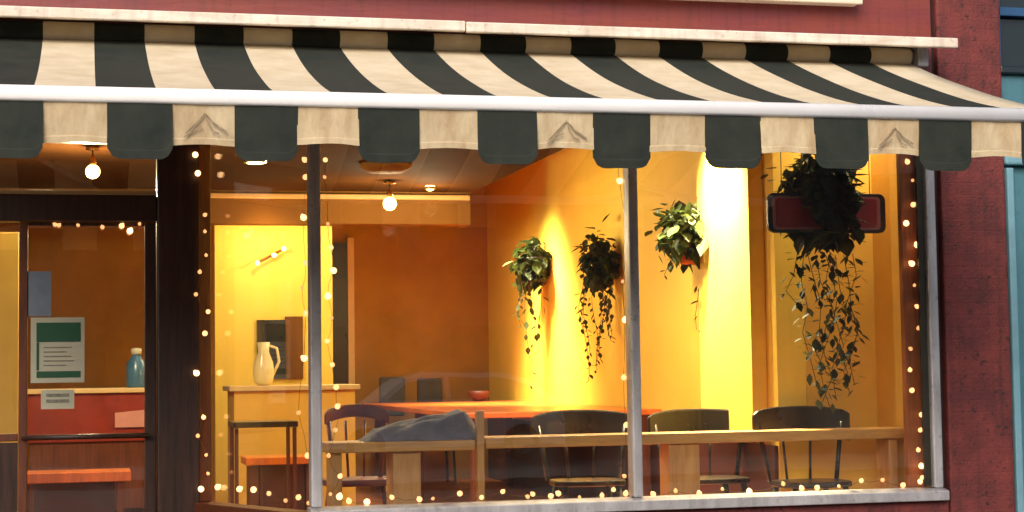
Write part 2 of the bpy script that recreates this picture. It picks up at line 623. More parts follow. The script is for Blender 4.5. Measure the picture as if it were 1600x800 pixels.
MB().hexa(splay_slab(0, zs - 0.02, 0, 1, -0.02, 0.12, 0.0, 1.0)).build('splay_riser', MT['darkwood'], shop)
MB().box(-6, X_M1 - 0.1, 0.02, YD + 0.3, Z_HEAD - 0.02, Z_HEAD + 0.015).build('porch_soffit', MT['redwood'], shop)
MB().box(-6, X_SP + 0.1, YD - 0.05, YD + 0.2, 0.0, ZF - 0.06).build('door_step', MT['pave'], shop, bevel=0.01)
MB().box(-6, -2.0, 0.0, YD + 0.2, 0.0, Z_HEAD - 0.03).build('left_wall', MT['pier'], shop)
MB().box(-6, X_P1 - 0.01, 0.33, YB + 0.6, ZC + 0.25, ZTOP - 0.02).build('upper_storey', MT['fascia'], shop)
MB().box(X_P1 - 0.25, X_P1 - 0.02, 0.33, YB + 0.6, 0.0, ZC + 0.24).build('party_wall', MT['pier'], shop)

# sign board at the top edge
x0s, x1s = 0.2, P(1344, 3, -0.1).x
zsb = P(1342, 6, -0.1).z
sb = thing('sign_board', 'cream edged sign board fixed high on maroon fascia above the awning', 'sign', ((x0s + x1s) / 2, -0.05, zsb))
MB().box(x0s, x1s, -0.09, -0.003, zsb, zsb + 0.75).build('board', MT['sign_edge'], sb, bevel=0.006)
MB().box(x0s, x1s + 0.012, -0.115, -0.092, zsb - 0.004, zsb + 0.05).build('lower_edge', MT['sign_edge'], sb, bevel=0.006)
MB().box(x1s - 0.045, x1s + 0.012, -0.115, -0.092, zsb + 0.053, zsb + 0.75).build('side_edge', MT['sign_edge'], sb, bevel=0.006)

# neighbour
nb = thing('neighbour_building', 'teal rendered neighbouring building with dark upper window', 'building', (8, 0, 0))
zw0 = P(1585, 103, 0).z
xa = X_P1 + 0.006
MB().box(xa, 14, 0.04, 8, 0.0, zw0).build('teal_wall', MT['teal'], nb)
MB().box(xa, 14, 0.16, 8, zw0 + 1.2, ZTOP).build('upper_wall', MT['teal'], nb)
zt = P(1585, 258, 0).z
MB().box(xa + 0.002, xa + 0.05, -0.03, 0.037, 0.0, zt - 0.02).build('pilaster_edge', MT['palebl'], nb, bevel=0.008)
MB().box(xa + 0.053, xa + 1.2, 0.01, 0.036, 0.0, zt - 0.06).build('shop_panel', MT['teal'], nb, bevel=0.004)
MB().box(xa, xa + 1.6, -0.02, 0.037, zt, zt + 0.06).build('cornice', MT['palebl'], nb, bevel=0.015)
MB().box(xa, 14, 0.0, 0.037, zw0 - 0.05, zw0 + 0.0).build('window_ledge', MT['darkglass'], nb, bevel=0.01)
nw = MB().box(xa + 0.05, xa + 1.5, 0.10, 0.13, zw0 + 0.01, zw0 + 0.8).build('window', MT['darkglass'], nb)
zb = P(1585, 20, 0.06).z
MB().box(xa, xa + 1.6, 0.04, 0.098, zb - 0.025, zb + 0.03).build('window_bar', MT['bluefr'], nw, bevel=0.004)
MB().box(xa, xa + 0.03, 0.04, 0.095, zw0 + 0.003, zw0 + 1.2).build('window_frame', MT['bluefr'], nw, bevel=0.004)
MB().box(xa, 14, 0.131, 0.158, zw0 + 0.003, zw0 + 1.2).build('window_back', MT['darkglass'], nb)

# ================================================================== AWNING
YFR = -2.145
x_st = [P(x, 48 + x * 0.0285, -0.16).x for x in (60, 228, 380, 532, 680, 820, 960, 1095, 1225, 1353)]
n_ = len(x_st)
mi = (n_ - 1) / 2
PER = sum((i - mi) * x for i, x in enumerate(x_st)) / sum((i - mi) ** 2 for i in range(n_))
XS0 = sum(x_st) / n_ - mi * PER             # left edge of the first cream stripe
AW_R = XS0 + 9 * PER + PER * 0.5            # awning ends after the tenth cream stripe
K0 = -2                                     # stripes to the left of the frame
AW_L = XS0 + K0 * PER
aw = thing('awning', 'striped cream and charcoal canvas awning stretched over the shop window', 'awning', ((AW_L + AW_R) / 2, -0.1, 3.3))
ZR = P(727, 68, -0.16).z                    # roll centre
ZB = P(800, 163, YFR).z                     # bar centre
Y0F, Z0F = -0.21, P(727, 80, -0.21).z       # where the canvas leaves the roll
Z1F = ZB + 0.022


def fab(x, s):
    """s = 0 at the roll, 1 at the front bar"""
    y = Y0F + (YFR + 0.02 - Y0F) * s
    z = Z0F + (Z1F - Z0F) * s
    sag = 0.052 * (4 * s * (1 - s))
    w = noise.noise(Vector((x * 1.3, s * 2.0, 0.3))) * 0.012 * math.sin(math.pi * s)
    return (x, y, z - sag + w)


mb = MB()
NS = 18
cols = []
k = K0
while True:
    xl = XS0 + k * PER
    if xl > AW_R - 1e-4:
        break
    cols.append((xl, xl + PER / 2, 0))
    if xl + PER / 2 < AW_R - 1e-3:
        cols.append((xl + PER / 2, xl + PER, 1))
    k += 1
idx = {}


def vid(x, i):
    key = (round(x, 4), i)
    if key not in idx:
        idx[key] = len(mb.v)
        mb.v.append(fab(x, i / NS))
    return idx[key]


for xl, xr, m in cols:
    xs = [xl, (xl + xr) / 2, xr]
    for p, q in zip(xs, xs[1:]):
        for i in range(NS):
            mb.face((vid(p, i), vid(q, i), vid(q, i + 1), vid(p, i + 1)), m)
fo = mb.build('canvas', [MT['cream'], MT['green']], aw, smooth=True)
so = fo.modifiers.new('thick', 'SOLIDIFY')
so.thickness = 0.004

mb = MB()
for xl, xr, m in cols:
    rr = 0.052 if m == 0 else 0.0515
    mb.tube([(xl, -0.16, ZR), (xr, -0.16, ZR)], rr, 20, m, caps=False)
mb.build('canvas_roll', [MT['cream'], MT['green']], aw, smooth=True)
MB().tube([(AW_L - 0.1, -0.16, ZR), (AW_R + 0.12, -0.16, ZR)], 0.03, 12).build('roller_tube', MT['alu'], aw, smooth=True)


def bar_profile(y, z, h, d):
    o = []
    for j in range(14):
        an = 2 * math.pi * j / 14
        cx, cz = math.cos(an), math.sin(an)
        o.append((y + d * abs(cx) ** 0.6 * (1 if cx > 0 else -1), z + h * abs(cz) ** 0.6 * (1 if cz > 0 else -1)))
    return o


MB().prism(bar_profile(YFR, ZB, 0.036, 0.034), 'x', AW_L - 0.03, AW_R + 0.03).build('front_bar', MT['bar'], aw, smooth=True, bevel=0)
MB().prism(bar_profile(YFR, ZB, 0.040, 0.038), 'x', AW_R + 0.031, AW_R + 0.055).build('end_cap', MT['bar'], aw)

# weather rail over the roll: two lengths with an open joint
ZRAIL = P(727, 40, -0.42).z
x_joint = P(728, 40, -0.42).x
x_rend = P(1497, 62, -0.42).x


def rail_prof(z):
    return [(-0.003, z + 0.075), (-0.003, z + 0.055), (-0.39, z + 0.005), (-0.39, z - 0.033), (-0.415, z - 0.033),
            (-0.42, z - 0.026), (-0.42, z + 0.022), (-0.412, z + 0.028)]


MB().prism(rail_prof(ZRAIL), 'x', AW_L - 0.4, x_joint - 0.004).build('weather_rail', MT['rail'], aw, bevel=0.003)
MB().prism(rail_prof(ZRAIL - 0.004), 'x', x_joint + 0.004, x_rend).build('weather_rail', MT['rail'], aw, bevel=0.003)
# end bracket and folding arms
MB().box(AW_R + 0.03, AW_R + 0.10, -0.23, -0.003, ZR - 0.07, ZR + 0.075).build('end_bracket', MT['alu'], aw, bevel=0.01)
for xb, dx in ((AW_L + 0.6, 1), (AW_R - 0.5, -1)):
    MB().tube([(xb, -0.1, ZR - 0.14), (xb + dx * 1.0, -1.1, ZR - 0.62), (xb, YFR + 0.03, ZB - 0.015)], 0.022, 8).build('folding_arm', MT['alu'], aw, smooth=True)

# valance flaps: cream ones short with an arched hem, dark ones longer with rounded corners
v_px = (60, 268, 465, 655, 841, 1016, 1187, 1352, 1512)
v_x = [P(x, 200 + x * 0.01, YFR).x for x in v_px]
m2 = (len(v_x) - 1) / 2
VP = sum((i - m2) * x for i, x in enumerate(v_x)) / sum((i - m2) ** 2 for i in range(len(v_x)))
VX0 = sum(v_x) / len(v_x) - m2 * VP
zc = P(800, 233, YFR).z
zd = P(800, 259, YFR).z
ztop = ZB - 0.030
VW = VP * 0.505


def flap(xl, xr, dark, seed):
    w = xr - xl
    hemv = random.Random(seed * 7).uniform(-0.006, 0.006)
    out = []
    N = 14
    for i in range(N + 1):
        t = i / N
        if dark:
            e = min(t, 1 - t) * w
            rr = 0.06
            dz = 0.0 if e > rr else rr - math.sqrt(max(0, rr * rr - (rr - e) ** 2))
            zb_ = zd + min(dz, 0.05) + hemv
        else:
            zb_ = zc + 0.008 * math.sin(math.pi * t) - 0.003 + hemv
        out.append((xl + w * t, zb_))
    m = MB()
    rows = [0, 0.12, 0.25, 0.38, 0.5, 0.62, 0.74, 0.83, 0.86, 0.93, 1.0]      # the hem starts at 0.86
    NR = len(rows) - 1
    rng = random.Random(seed)
    ph, amp, tilt = rng.uniform(0, 6), rng.uniform(0.002, 0.007), rng.uniform(-0.012, 0.02)
    for s in rows:
        for (x, zb_) in out:
            z = ztop + (zb_ - ztop) * s
            t = (x - xl) / w
            y = YFR - 0.012 + s * tilt + amp * s * math.sin(ph + t * 5.0) - (0.003 if dark else 0)
            y += 0.004 * noise.noise(Vector((x * 9, z * 9, seed * 0.37))) - (0.0025 if s > 0.85 else 0)
            z += 0.003 * noise.noise(Vector((x * 14, seed * 0.7, 0))) * s
            m.v.append((x, y, z))
    for j in range(NR):
        for i in range(N):
            k = j * (N + 1) + i
            m.face((k, k + 1, k + N + 2, k + N + 1))
    return m


kv = -3
while True:
    xl = VX0 + kv * VP
    if xl > AW_R:
        break
    o = flap(xl, min(xl + VW, AW_R), False, 100 + kv).build('valance_flap', MT['creamv'], aw)
    o.modifiers.new('thick', 'SOLIDIFY').thickness = 0.0018
    if kv % 3 == 1 and kv >= 0:              # faded peaked mark printed on every third cream flap
        cx, cz, q = xl + VW * 0.52, (ztop + zc) / 2, VW
        mk = MB()
        for pts, r in (([(-0.30, -0.045), (-0.16, -0.005), (0.0, 0.045), (0.15, 0.0), (0.34, -0.035)], 0.0045),
                       ([(-0.33, -0.062), (-0.2, -0.034), (-0.05, -0.012)], 0.003),
                       ([(0.02, 0.02), (0.12, -0.03), (0.22, -0.045)], 0.003)):
            mk.tube([(cx + u * q, YFR - 0.030 + (0.012 if False else 0), cz + v) for u, v in pts], r, 6)
        for v in range(len(mk.v)):
            x, y, z = mk.v[v]
            mk.v[v] = (x, YFR - 0.018 + (y - (YFR - 0.030)) * 0.4, z)
        pk = mk.build('peaked_mark', MT['crease'], o)
        pk.matrix_parent_inverse = Matrix.Identity(4)
    xr0, xr1 = xl + VW, min(xl + VP, AW_R)
    if xr1 - xr0 > 0.05:
        o = flap(xr0 - 0.004, xr1 + 0.004, True, 300 + kv).build('valance_flap', MT['green'], aw)
        o.modifiers.new('thick', 'SOLIDIFY').thickness = 0.0018
    kv += 1

# ================================================================== DISPLAY WINDOW
win = thing('display_window', 'wide shop display window with grey metal mullions and angled side pane', 'window', ((X_M1 + X_JAMB) / 2, 0, Z_SILL))
mw = 0.033
MB().box(X_M1 - mw, X_M1 + mw, -0.015, 0.10, Z_SILL + 0.002, Z_HEAD - 0.05).build('mullion', MT['alu'], win, bevel=0.012)
MB().box(X_M2 - mw + 0.002, X_M2 + mw - 0.002, -0.012, 0.10, Z_SILL + 0.002, Z_HEAD - 0.05).build('mullion', MT['alu'], win, bevel=0.012)
MB().box(X_JAMB - 0.062, X_JAMB, -0.012, 0.11, Z_SILL + 0.002, Z_HEAD - 0.05).build('jamb', MT['alu'], win, bevel=0.010)
MB().box(X_JAMB - 0.105, X_JAMB - 0.064, 0.028, 0.05, Z_SILL + 0.012, Z_HEAD - 0.06).build('glazing_bead', MT['bead'], win)
MB().prism([(-0.06, Z_SILL - 0.072), (0.12, Z_SILL - 0.072), (0.12, Z_SILL), (0.0, Z_SILL), (-0.06, Z_SILL - 0.012)], 'x',
           X_M1 - 0.04, X_JAMB + 0.012).build('sill', MT['alu'], win, bevel=0.006)
MB().box(X_M1 - 0.04, X_JAMB, -0.01, 0.11, Z_HEAD - 0.047, Z_HEAD + 0.015).build('head', MT['alu'], win)
MB().box(X_M1 + mw + 0.001, X_M2 - mw - 0.001, 0.045, 0.051, Z_SILL + 0.002, Z_HEAD - 0.05).build('pane', MT['glass'], win)
MB().box(X_M2 + mw + 0.001, X_JAMB - 0.064, 0.045, 0.051, Z_SILL + 0.002, Z_HEAD - 0.05).build('pane', MT['glass'], win)
MB().hexa(splay_slab(Z_SILL - 0.03, Z_HEAD - 0.05, 0, 1, 0.045, 0.051, 0.03, 0.97)).build('splay_pane', MT['glass'], win)
MB().hexa(splay_slab(Z_SILL - 0.095, Z_SILL - 0.03, 0, 1, -0.03, 0.11, 0.02, 1.0)).build('splay_sill', MT['redwood'], win, bevel=0.006)
MB().hexa(splay_slab(Z_HEAD - 0.05, Z_HEAD + 0.0, 0, 1, -0.02, 0.11, 0.03, 1.0)).build('splay_head', MT['redwood'], win)
MB().hexa(splay_slab(Z_SILL - 0.028, Z_HEAD - 0.052, 0, 1, -0.015, 0.09, 0.955, 1.0)).build('splay_jamb', MT['redwood'], win, bevel=0.006)

xj0, xj1 = P(1410, 500, 0.14).x, P(1440, 500, 0.14).x
MB().box(xj0, xj1 + 0.02, 0.115, 0.17, Z_SILL + 0.002, Z_HEAD - 0.05).build('inner_jamb_board', MT['orangewood'], win, bevel=0.006)

# ================================================================== ENTRANCE
ent = thing('entrance', 'dark timber shop doorway with glazed door and glass transom', 'door', (P(120, 700, YD).x, YD, ZF))
MB().box(X_DR, X_SP + 0.035, YD - 0.06, YD + 0.12, 0.02, Z_HEAD - 0.022).build('door_post', MT['darkwood'], ent, bevel=0.012)
xl_, xr_, zt0, zt1 = rect(0, 305, 245, 347, YD)
MB().box(-1.98, X_DR - 0.002, YD - 0.05, YD + 0.10, zt0, zt1).build('transom_bar', MT['darkwood'], ent, bevel=0.01)
MB().box(-1.98, X_DR - 0.002, YD - 0.02, YD + 0.0, zt1 - 0.004, zt1 + 0.03).build('transom_moulding', MT['trim'], ent, bevel=0.006)
MB().box(-1.98, X_DR - 0.002, YD + 0.02, YD + 0.026, zt1 + 0.03, Z_HEAD - 0.03).build('transom_pane', MT['glass'], ent)
dr = thing('glazed_door', 'dark framed glass door with posters beside the display window', 'door', (P(130, 700, YD).x, YD, ZF))
xd0, xd1 = P(29, 550, YD).x, X_DR - 0.004
st = P(43, 550, YD).x - xd0
MB().box(xd0, xd0 + st, YD, YD + 0.05, ZF - 0.03, zt0 - 0.004).build('stile', MT['redwood'], dr, bevel=0.006)
xs2 = P(226, 550, YD).x
MB().box(xs2, xd1, YD, YD + 0.05, ZF - 0.03, zt0 - 0.004).build('stile', MT['darkwood'], dr, bevel=0.006)
MB().box(xd0 + st + 0.001, xs2 - 0.001, YD + 0.003, YD + 0.047, ZF - 0.03, ZF + 0.22).build('bottom_rail', MT['darkwood'], dr, bevel=0.006)
MB().box(xd0 + st + 0.001, xs2 - 0.001, YD + 0.003, YD + 0.047, zt0 - 0.022, zt0 - 0.004).build('top_rail', MT['darkwood'], dr)
MB().box(xd0 + st + 0.001, xs2 - 0.001, YD + 0.02, YD + 0.026, ZF + 0.22, zt0 - 0.022).build('pane', MT['glass'], dr)
zp = P(130, 682, YD).z
pb = MB().tube([(xd0 + 0.02, YD - 0.05, zp), (xs2 + 0.03, YD - 0.05, zp)], 0.017, 10).build('push_bar', MT['darkwood'], dr, smooth=True)
for xx in (xd0 + 0.03, xs2 + 0.02):
    o = MB().tube([(xx, YD - 0.05, zp), (xx, YD + 0.004, zp)], 0.01, 8).build('bar_mount', MT['darkwood'], pb)
    o.matrix_parent_inverse = Matrix.Identity(4)
sl = thing('sidelight', 'narrow glazed side panel left of the door with dark lower panel', 'window', (xd0 - 0.3, YD, ZF))
MB().box(-1.98, xd0 - 0.003, YD + 0.005, YD + 0.045, 0.2, P(10, 692, YD).z).build('lower_panel', MT['darkwood'], sl)
MB().box(-1.98, xd0 - 0.003, YD + 0.0, YD + 0.05, P(10, 690, YD).z, P(10, 678, YD).z).build('mid_rail', MT['redwood'], sl, bevel=0.005)
MB().box(-1.98, xd0 - 0.003, YD + 0.02, YD + 0.026, P(10, 677, YD).z, zt0 - 0.004).build('pane', MT['glass'], sl)


def sheet(name, label, cat, px, Y, mat, depth=0.004):
    x0, x1, z0, z1 = rect(*px, Y)
    t = thing(name, label, cat, ((x0 + x1) / 2, Y, z0))
    MB().box(x0, x1, Y, Y + depth, z0, z1).build('backing', mat, t)
    return t


YS = YD + 0.011
t = sheet('poster', 'green and cream printed poster taped inside the door glass', 'poster', (48, 496, 132, 598), YS, MT['paper'])
x0, x1, z0, z1 = rect(57, 504, 126, 534, YS)
MB().box(x0, x1, YS - 0.003, YS - 0.0005, z0, z1).build('green_header', MT['posterg'], t)
x0, x1, z0, z1 = rect(57, 580, 126, 590, YS)
MB().box(x0, x1, YS - 0.003, YS - 0.0005, z0, z1).build('green_footer', MT['posterg'], t)
x0, x1, z0, z1 = rect(57, 535, 61, 579, YS)
MB().box(x0, x1, YS - 0.003, YS - 0.0005, z0, z1).build('green_edge', MT['posterg'], t)
for q in range(5):
    x0, x1, z0, z1 = rect(68, 542 + q * 7, random.choice((104, 112, 116)), 543.8 + q * 7, YS)
    MB().box(x0, x1, YS - 0.0025, YS - 0.0005, z0, z1).build('print_line', MT['ink'], t)
t = sheet('notice_card', 'small white notice card stuck below the poster on the door', 'notice', (64, 609, 116, 639), YS, MT['paper'])
for q in range(2):
    x0, x1, z0, z1 = rect(72, 615 + q * 9, 108, 620 + q * 9, YS)
    MB().box(x0, x1, YS - 0.0025, YS - 0.0005, z0, z1).build('print_line', MT['ink'], t)
sheet('sky_reflection_sheet', 'blue grey sheet imitating a sky reflection above the poster on the door', 'notice', (41, 424, 80, 494), YS, MT['skyrefl'])  # coloured sheet painted in for the sky mirrored in the door glass

# ================================================================== INTERIOR THINGS
# downstand beam across the room
YBM = 5.6
bx0, bx1, bz0, bz1 = rect(505, 303, 735, 350, YBM)
bm_ = thing('ceiling_beam', 'orange painted beam crossing the room below the ceiling', 'beam', (2, YBM, bz0))
MB().box(X_L + 0.01, P(735, 320, YBM).x, YBM, YBM + 0.25, bz0, ZC - 0.003).build('beam_body', MT['beam'], bm_)
MB().box(X_L + 0.01, P(735, 320, YBM).x - 0.01, YBM - 0.05, YBM - 0.002, bz1 - 0.055, bz1 - 0.01).build('moulding', MT['beamtrim'], bm_, bevel=0.01)

XE = P(735, 300, YBM).x
ZD = P(640, 301, YBM).z
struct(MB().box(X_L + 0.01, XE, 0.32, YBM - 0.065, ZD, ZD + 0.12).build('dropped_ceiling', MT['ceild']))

# yellow partition seen through the angled pane
YPT = 5.9
px0, px1, pz0, pz1 = rect(336, 352, 520, 700, YPT)
struct(MB().box(px0, px1, YPT, YPT + 0.12, ZF, ZC - 0.006).build('interior_partition', MT['yellow']))
x0, x1, z0, z1 = rect(401, 500, 445, 592, YPT)
t = thing('wall_niche', 'dark framed wall opening behind the cream jug', 'picture', ((x0 + x1) / 2, YPT, z0))
MB().box(x0, x1, YPT - 0.03, YPT - 0.002, z0, z1).build('panel', MT['black'], t)
MB().box(x1 + 0.002, x1 + 0.16, YPT - 0.045, YPT - 0.002, z0, z1 + 0.03).build('side_board', MT['beam'], t, bevel=0.006)

# dark inner door at the back with pale architrave
YI = YB - 0.06
x0, x1, z0, z1 = rect(512, 380, 543, 602, YI)
t = thing('inner_door', 'dark inner door with pale trim at the back of the room', 'door', ((x0 + x1) / 2, YI, ZF))
MB().box(x0 - 0.4, x1, YI, YI + 0.05, ZF, z1).build('leaf', MT['black'], t)
MB().box(x1 + 0.002, x1 + 0.075, YI - 0.02, YI + 0.055, ZF, z1 + 0.06).build('architrave', MT['trim'], t, bevel=0.006)

# service counter with a pale top
YC = 4.6
x0, x1, z0, z1 = rect(366, 602, 555, 610, YC)
t = thing('service_counter', 'brown service counter with pale lit top edge', 'counter', ((x0 + x1) / 2, YC + 0.3, ZF))
MB().box(x0, x1, YC + 0.02, YC + 0.7, ZF, z0 - 0.003).build('front', MT['ochre'], t)
MB().box(x0 - 0.04, x1 + 0.04, YC - 0.02, YC + 0.74, z0, z1).build('top', MT['trim'], t, bevel=0.006)
zc1 = z1

# cream jug and gooseneck lamp on that counter
pj = P(412, 600, YC + 0.2)
t = thing('cream_jug', 'cream glazed jug with curved handle on the service counter', 'jug', (pj.x, YC + 0.2, zc1))
MB().lathe([(0.05, 0), (0.075, 0.03), (0.09, 0.10), (0.08, 0.19), (0.045, 0.28), (0.055, 0.36), (0.05, 0.36), (0.04, 0.28)],
           (pj.x, YC + 0.2, zc1 + 0.001), 18).build('body', MT['jug'], t, smooth=True)
MB().tube([(pj.x + 0.05, YC + 0.2, zc1 + 0.33), (pj.x + 0.11, YC + 0.2, zc1 + 0.31), (pj.x + 0.13, YC + 0.2, zc1 + 0.2),
           (pj.x + 0.08, YC + 0.2, zc1 + 0.09)], 0.012, 8).build('handle', MT['jug'], t, smooth=True)

def globe_lamp(name, label, px, py, Y, r, energy, zhang=ZC, mat='globe'):
    p = P(px, py, Y)
    t = thing(name, label, 'lamp', (p.x, p.y, p.z), 'lit ceiling lamps')
    prof = [(r * math.sin(math.pi * j / 10) + 0.0008, -r * math.cos(math.pi * j / 10)) for j in range(11)]
    g = MB().lathe(prof, p, 18).build('globe', MT[mat], t, smooth=True)
    g.visible_shadow = True
    MB().lathe([(r * 0.45, 0), (r * 0.5, 0.03), (r * 0.3, 0.06), (0.006, 0.07)], (p.x, p.y, p.z + r * 0.92), 14).build('cap', MT['brass'], t, smooth=True)
    MB().tube([(p.x, p.y, p.z + r + 0.05), (p.x, p.y, zhang - 0.012)], 0.006, 6).build('flex', MT['blackpl'], t)
    MB().lathe([(0.05, 0), (0.045, 0.02), (0.01, 0.03)], (p.x, p.y, zhang - 0.031), 14).build('ceiling_rose', MT['brass'], t, smooth=True)
    if energy:
        lamp('lamp_light', 'POINT', (p.x, p.y - 0.02, p.z - r - 0.16), energy, (1.0, 0.83, 0.50), t, shadow_soft_size=0.05)
    return t


globe_lamp('globe_lamp', 'largest glowing globe lamp hanging in the middle of the room', 609, 318, 4.6, 0.058, 70, ZD)
globe_lamp('globe_lamp', 'small glowing globe lamp right of the largest one', 672, 291, 5.0, 0.042, 25, ZD)
globe_lamp('globe_lamp', 'glowing globe lamp seen through the transom above the door', 145, 268, 2.6, 0.05, 170, ZD)

# flush ceiling disc
p = P(603, 264, 3.4)
t = thing('flush_ceiling_light', 'shallow round ceiling light above the largest globe lamp', 'lamp', (p.x, p.y, ZD - 0.08))
MB().lathe([(0.20, 0.07), (0.20, 0.04), (0.13, 0.0)][::-1], (p.x, p.y, ZD - 0.0715), 24).build('shade', MT['beam'], t, smooth=True)

# bar of three small bulbs on the partition
t = thing('wall_light_bar', 'slanted bar of three small bulbs on yellow partition', 'lamp', tuple(P(425, 398, YPT - 0.1)), None)
pp = [P(402, 411, YPT - 0.12), P(428, 399, YPT - 0.12), P(443, 389, YPT - 0.12)]
MB().tube([pp[0], pp[2]], 0.012, 8).build('rail', MT['brass'], t)
MB().tube([(pp[1].x, YPT - 0.12, pp[1].z), (pp[1].x, YPT - 0.001, pp[1].z)], 0.014, 8).build('mount', MT['brass'], t)
for q in pp:
    prof = [(0.019 * math.sin(math.pi * j / 8) + 0.0006, -0.019 * math.cos(math.pi * j / 8)) for j in range(9)]
    MB().lathe(prof, (q.x, q.y - 0.026, q.z), 12).build('bulb', MT['lens'], t, smooth=True)
q = pp[1]
lamp('lamp_light', 'POINT', (q.x - 0.1, q.y - 0.35, q.z + 0.1), 16, (1.0, 0.66, 0.26), t, shadow_soft_size=0.06)


# wall-washing ceiling spots beside the yellow wall
def spot(label, px, py_t, energy, off, ang, tilt_y=0.0, soft=0.08, drop=2.1):
    y = PX(px, 400, X1).y
    x = X1 - off
    t = thing('ceiling_spot', label, 'spotlight', (x, y, ZC), 'ceiling spots washing the yellow wall')
    MB().lathe([(0.045, -0.22), (0.05, -0.20), (0.05, -0.08), (0.02, -0.05), (0.02, 0.0)], (x, y, ZC - 0.002), 16).build('housing', MT['blackpl'], t, smooth=True)
    MB().lathe([(0.038, -0.006), (0.04, 0.0)], (x, y, ZC - 0.224), 16).build('lens', MT['lens'], t)
    lamp('spot_light', 'SPOT', (x, y, ZC - 0.25), energy, (1.0, 0.83, 0.50), t, target=(X1 - 0.01, y + tilt_y, ZC - drop),
         spot_size=R(ang), spot_blend=1.0, shadow_soft_size=soft)
    return t


spot('black ceiling spot nearest the window beside the yellow pilaster', 1154, 0, 3200, 0.30, 84)
spot('black ceiling spot between the two farther wall planters', 862, 0, 2100, 0.85, 78, soft=0.25, drop=3.0)

# unseen ceiling lamps, added to brighten the tables, walls and entrance
for px, Y, zc_, e, lb in ((1390, 0.52, ZC, 150, 'added ceiling fill lamp over the right end of the long pine table'),
                          (900, 2.0, ZD, 360, 'added ceiling fill lamp over the left end of the long pine table'),
                          (640, 6.9, ZC, 230, 'added ceiling fill lamp near the back wall'),
                          (400, 3.4, ZD, 40, 'added ceiling fill lamp behind the angled pane'),
                          (60, 1.55, ZD, 45, 'added ceiling fill lamp behind the glass door')):
    q = P(px, 500, Y)
    t = thing('added_downlight', lb, 'lamp', (q.x, Y, zc_), 'added ceiling fill lamps')
    MB().lathe([(0.085, -0.012), (0.09, -0.002)], (q.x, Y, zc_), 20).build('ring', MT['steel'], t)
    MB().lathe([(0.062, -0.004), (0.064, -0.001)], (q.x, Y, zc_ - 0.0125), 20).build('lens', MT['lens'], t)
    lamp('fill_light', 'SPOT', (q.x, Y, zc_ - 0.04), e, (1.0, 0.83, 0.50), t, target=(q.x, Y, 0), spot_size=R(150), spot_blend=1.0,
         shadow_soft_size=0.08)

# ------------------------------------------------------------------ furniture
YT = 0.42
tx0, tx1 = P(759, 685, YT).x, X_R + 0.01
tz1 = P(1090, 676, YT).z
tz0 = P(1090, 693, YT).z
t = thing('window_table', 'long pale pine table along the inside of the right window', 'table', ((tx0 + tx1) / 2, YT + 0.2, ZF))
MB().box(tx0, tx1, YT, YT + 0.27, tz0, tz1).build('table_top', MT['pine'], t, bevel=0.008)
for pa, pb_ in ((1040, 1088),):
    xa_, xb_ = P(pa, 730, YT + 0.1).x, P(pb_, 730, YT + 0.1).x
    MB().box(xa_, xb_, YT + 0.03, YT + 0.22, ZF, tz0 - 0.002).build('panel_leg', MT['pinev'], t, bevel=0.006)
MB().box(tx1 - 0.12, tx1 - 0.06, YT + 0.03, YT + 0.22, ZF, tz0 - 0.002).build('panel_leg', MT['pinev'], t, bevel=0.006)
ux0, ux1 = P(512, 700, YT).x, P(743, 700, YT).x
uz1, uz0 = P(630, 690, YT).z, P(630, 706, YT).z
t = thing('window_table', 'shorter pine table inside the window beside first mullion', 'table', ((ux0 + ux1) / 2, YT + 0.2, ZF))
MB().box(ux0, ux1, YT, YT + 0.36, uz0, uz1).build('table_top', MT['pine'], t, bevel=0.008)
xa_, xb_ = P(612, 740, YT + 0.1).x, P(655, 740, YT + 0.1).x
MB().box(xa_, xb_, YT + 0.04, YT + 0.3, ZF, uz0 - 0.002).build('panel_leg', MT['pinev'], t, bevel=0.006)
xa_ = ux0 + 0.03
MB().box(xa_, xa_ + 0.06, YT + 0.04, YT + 0.3, ZF, uz0 - 0.002).build('panel_leg', MT['pinev'], t, bevel=0.006)
x0, x1, z0, z1 = rect(746, 642, 757, 770, YT - 0.02)
t = thing('wooden_post', 'thin pale wooden post standing between the two window tables', 'post', ((x0 + x1) / 2, YT, ZF))
MB().box(x0, x1, YT - 0.02, YT + 0.04, ZF + 0.021, z1).build('shaft', MT['pinev'], t, bevel=0.004)
MB().box(x0 - 0.05, x1 + 0.05, YT - 0.08, YT + 0.10, ZF, ZF + 0.02).build('foot', MT['pinev'], t, bevel=0.004)


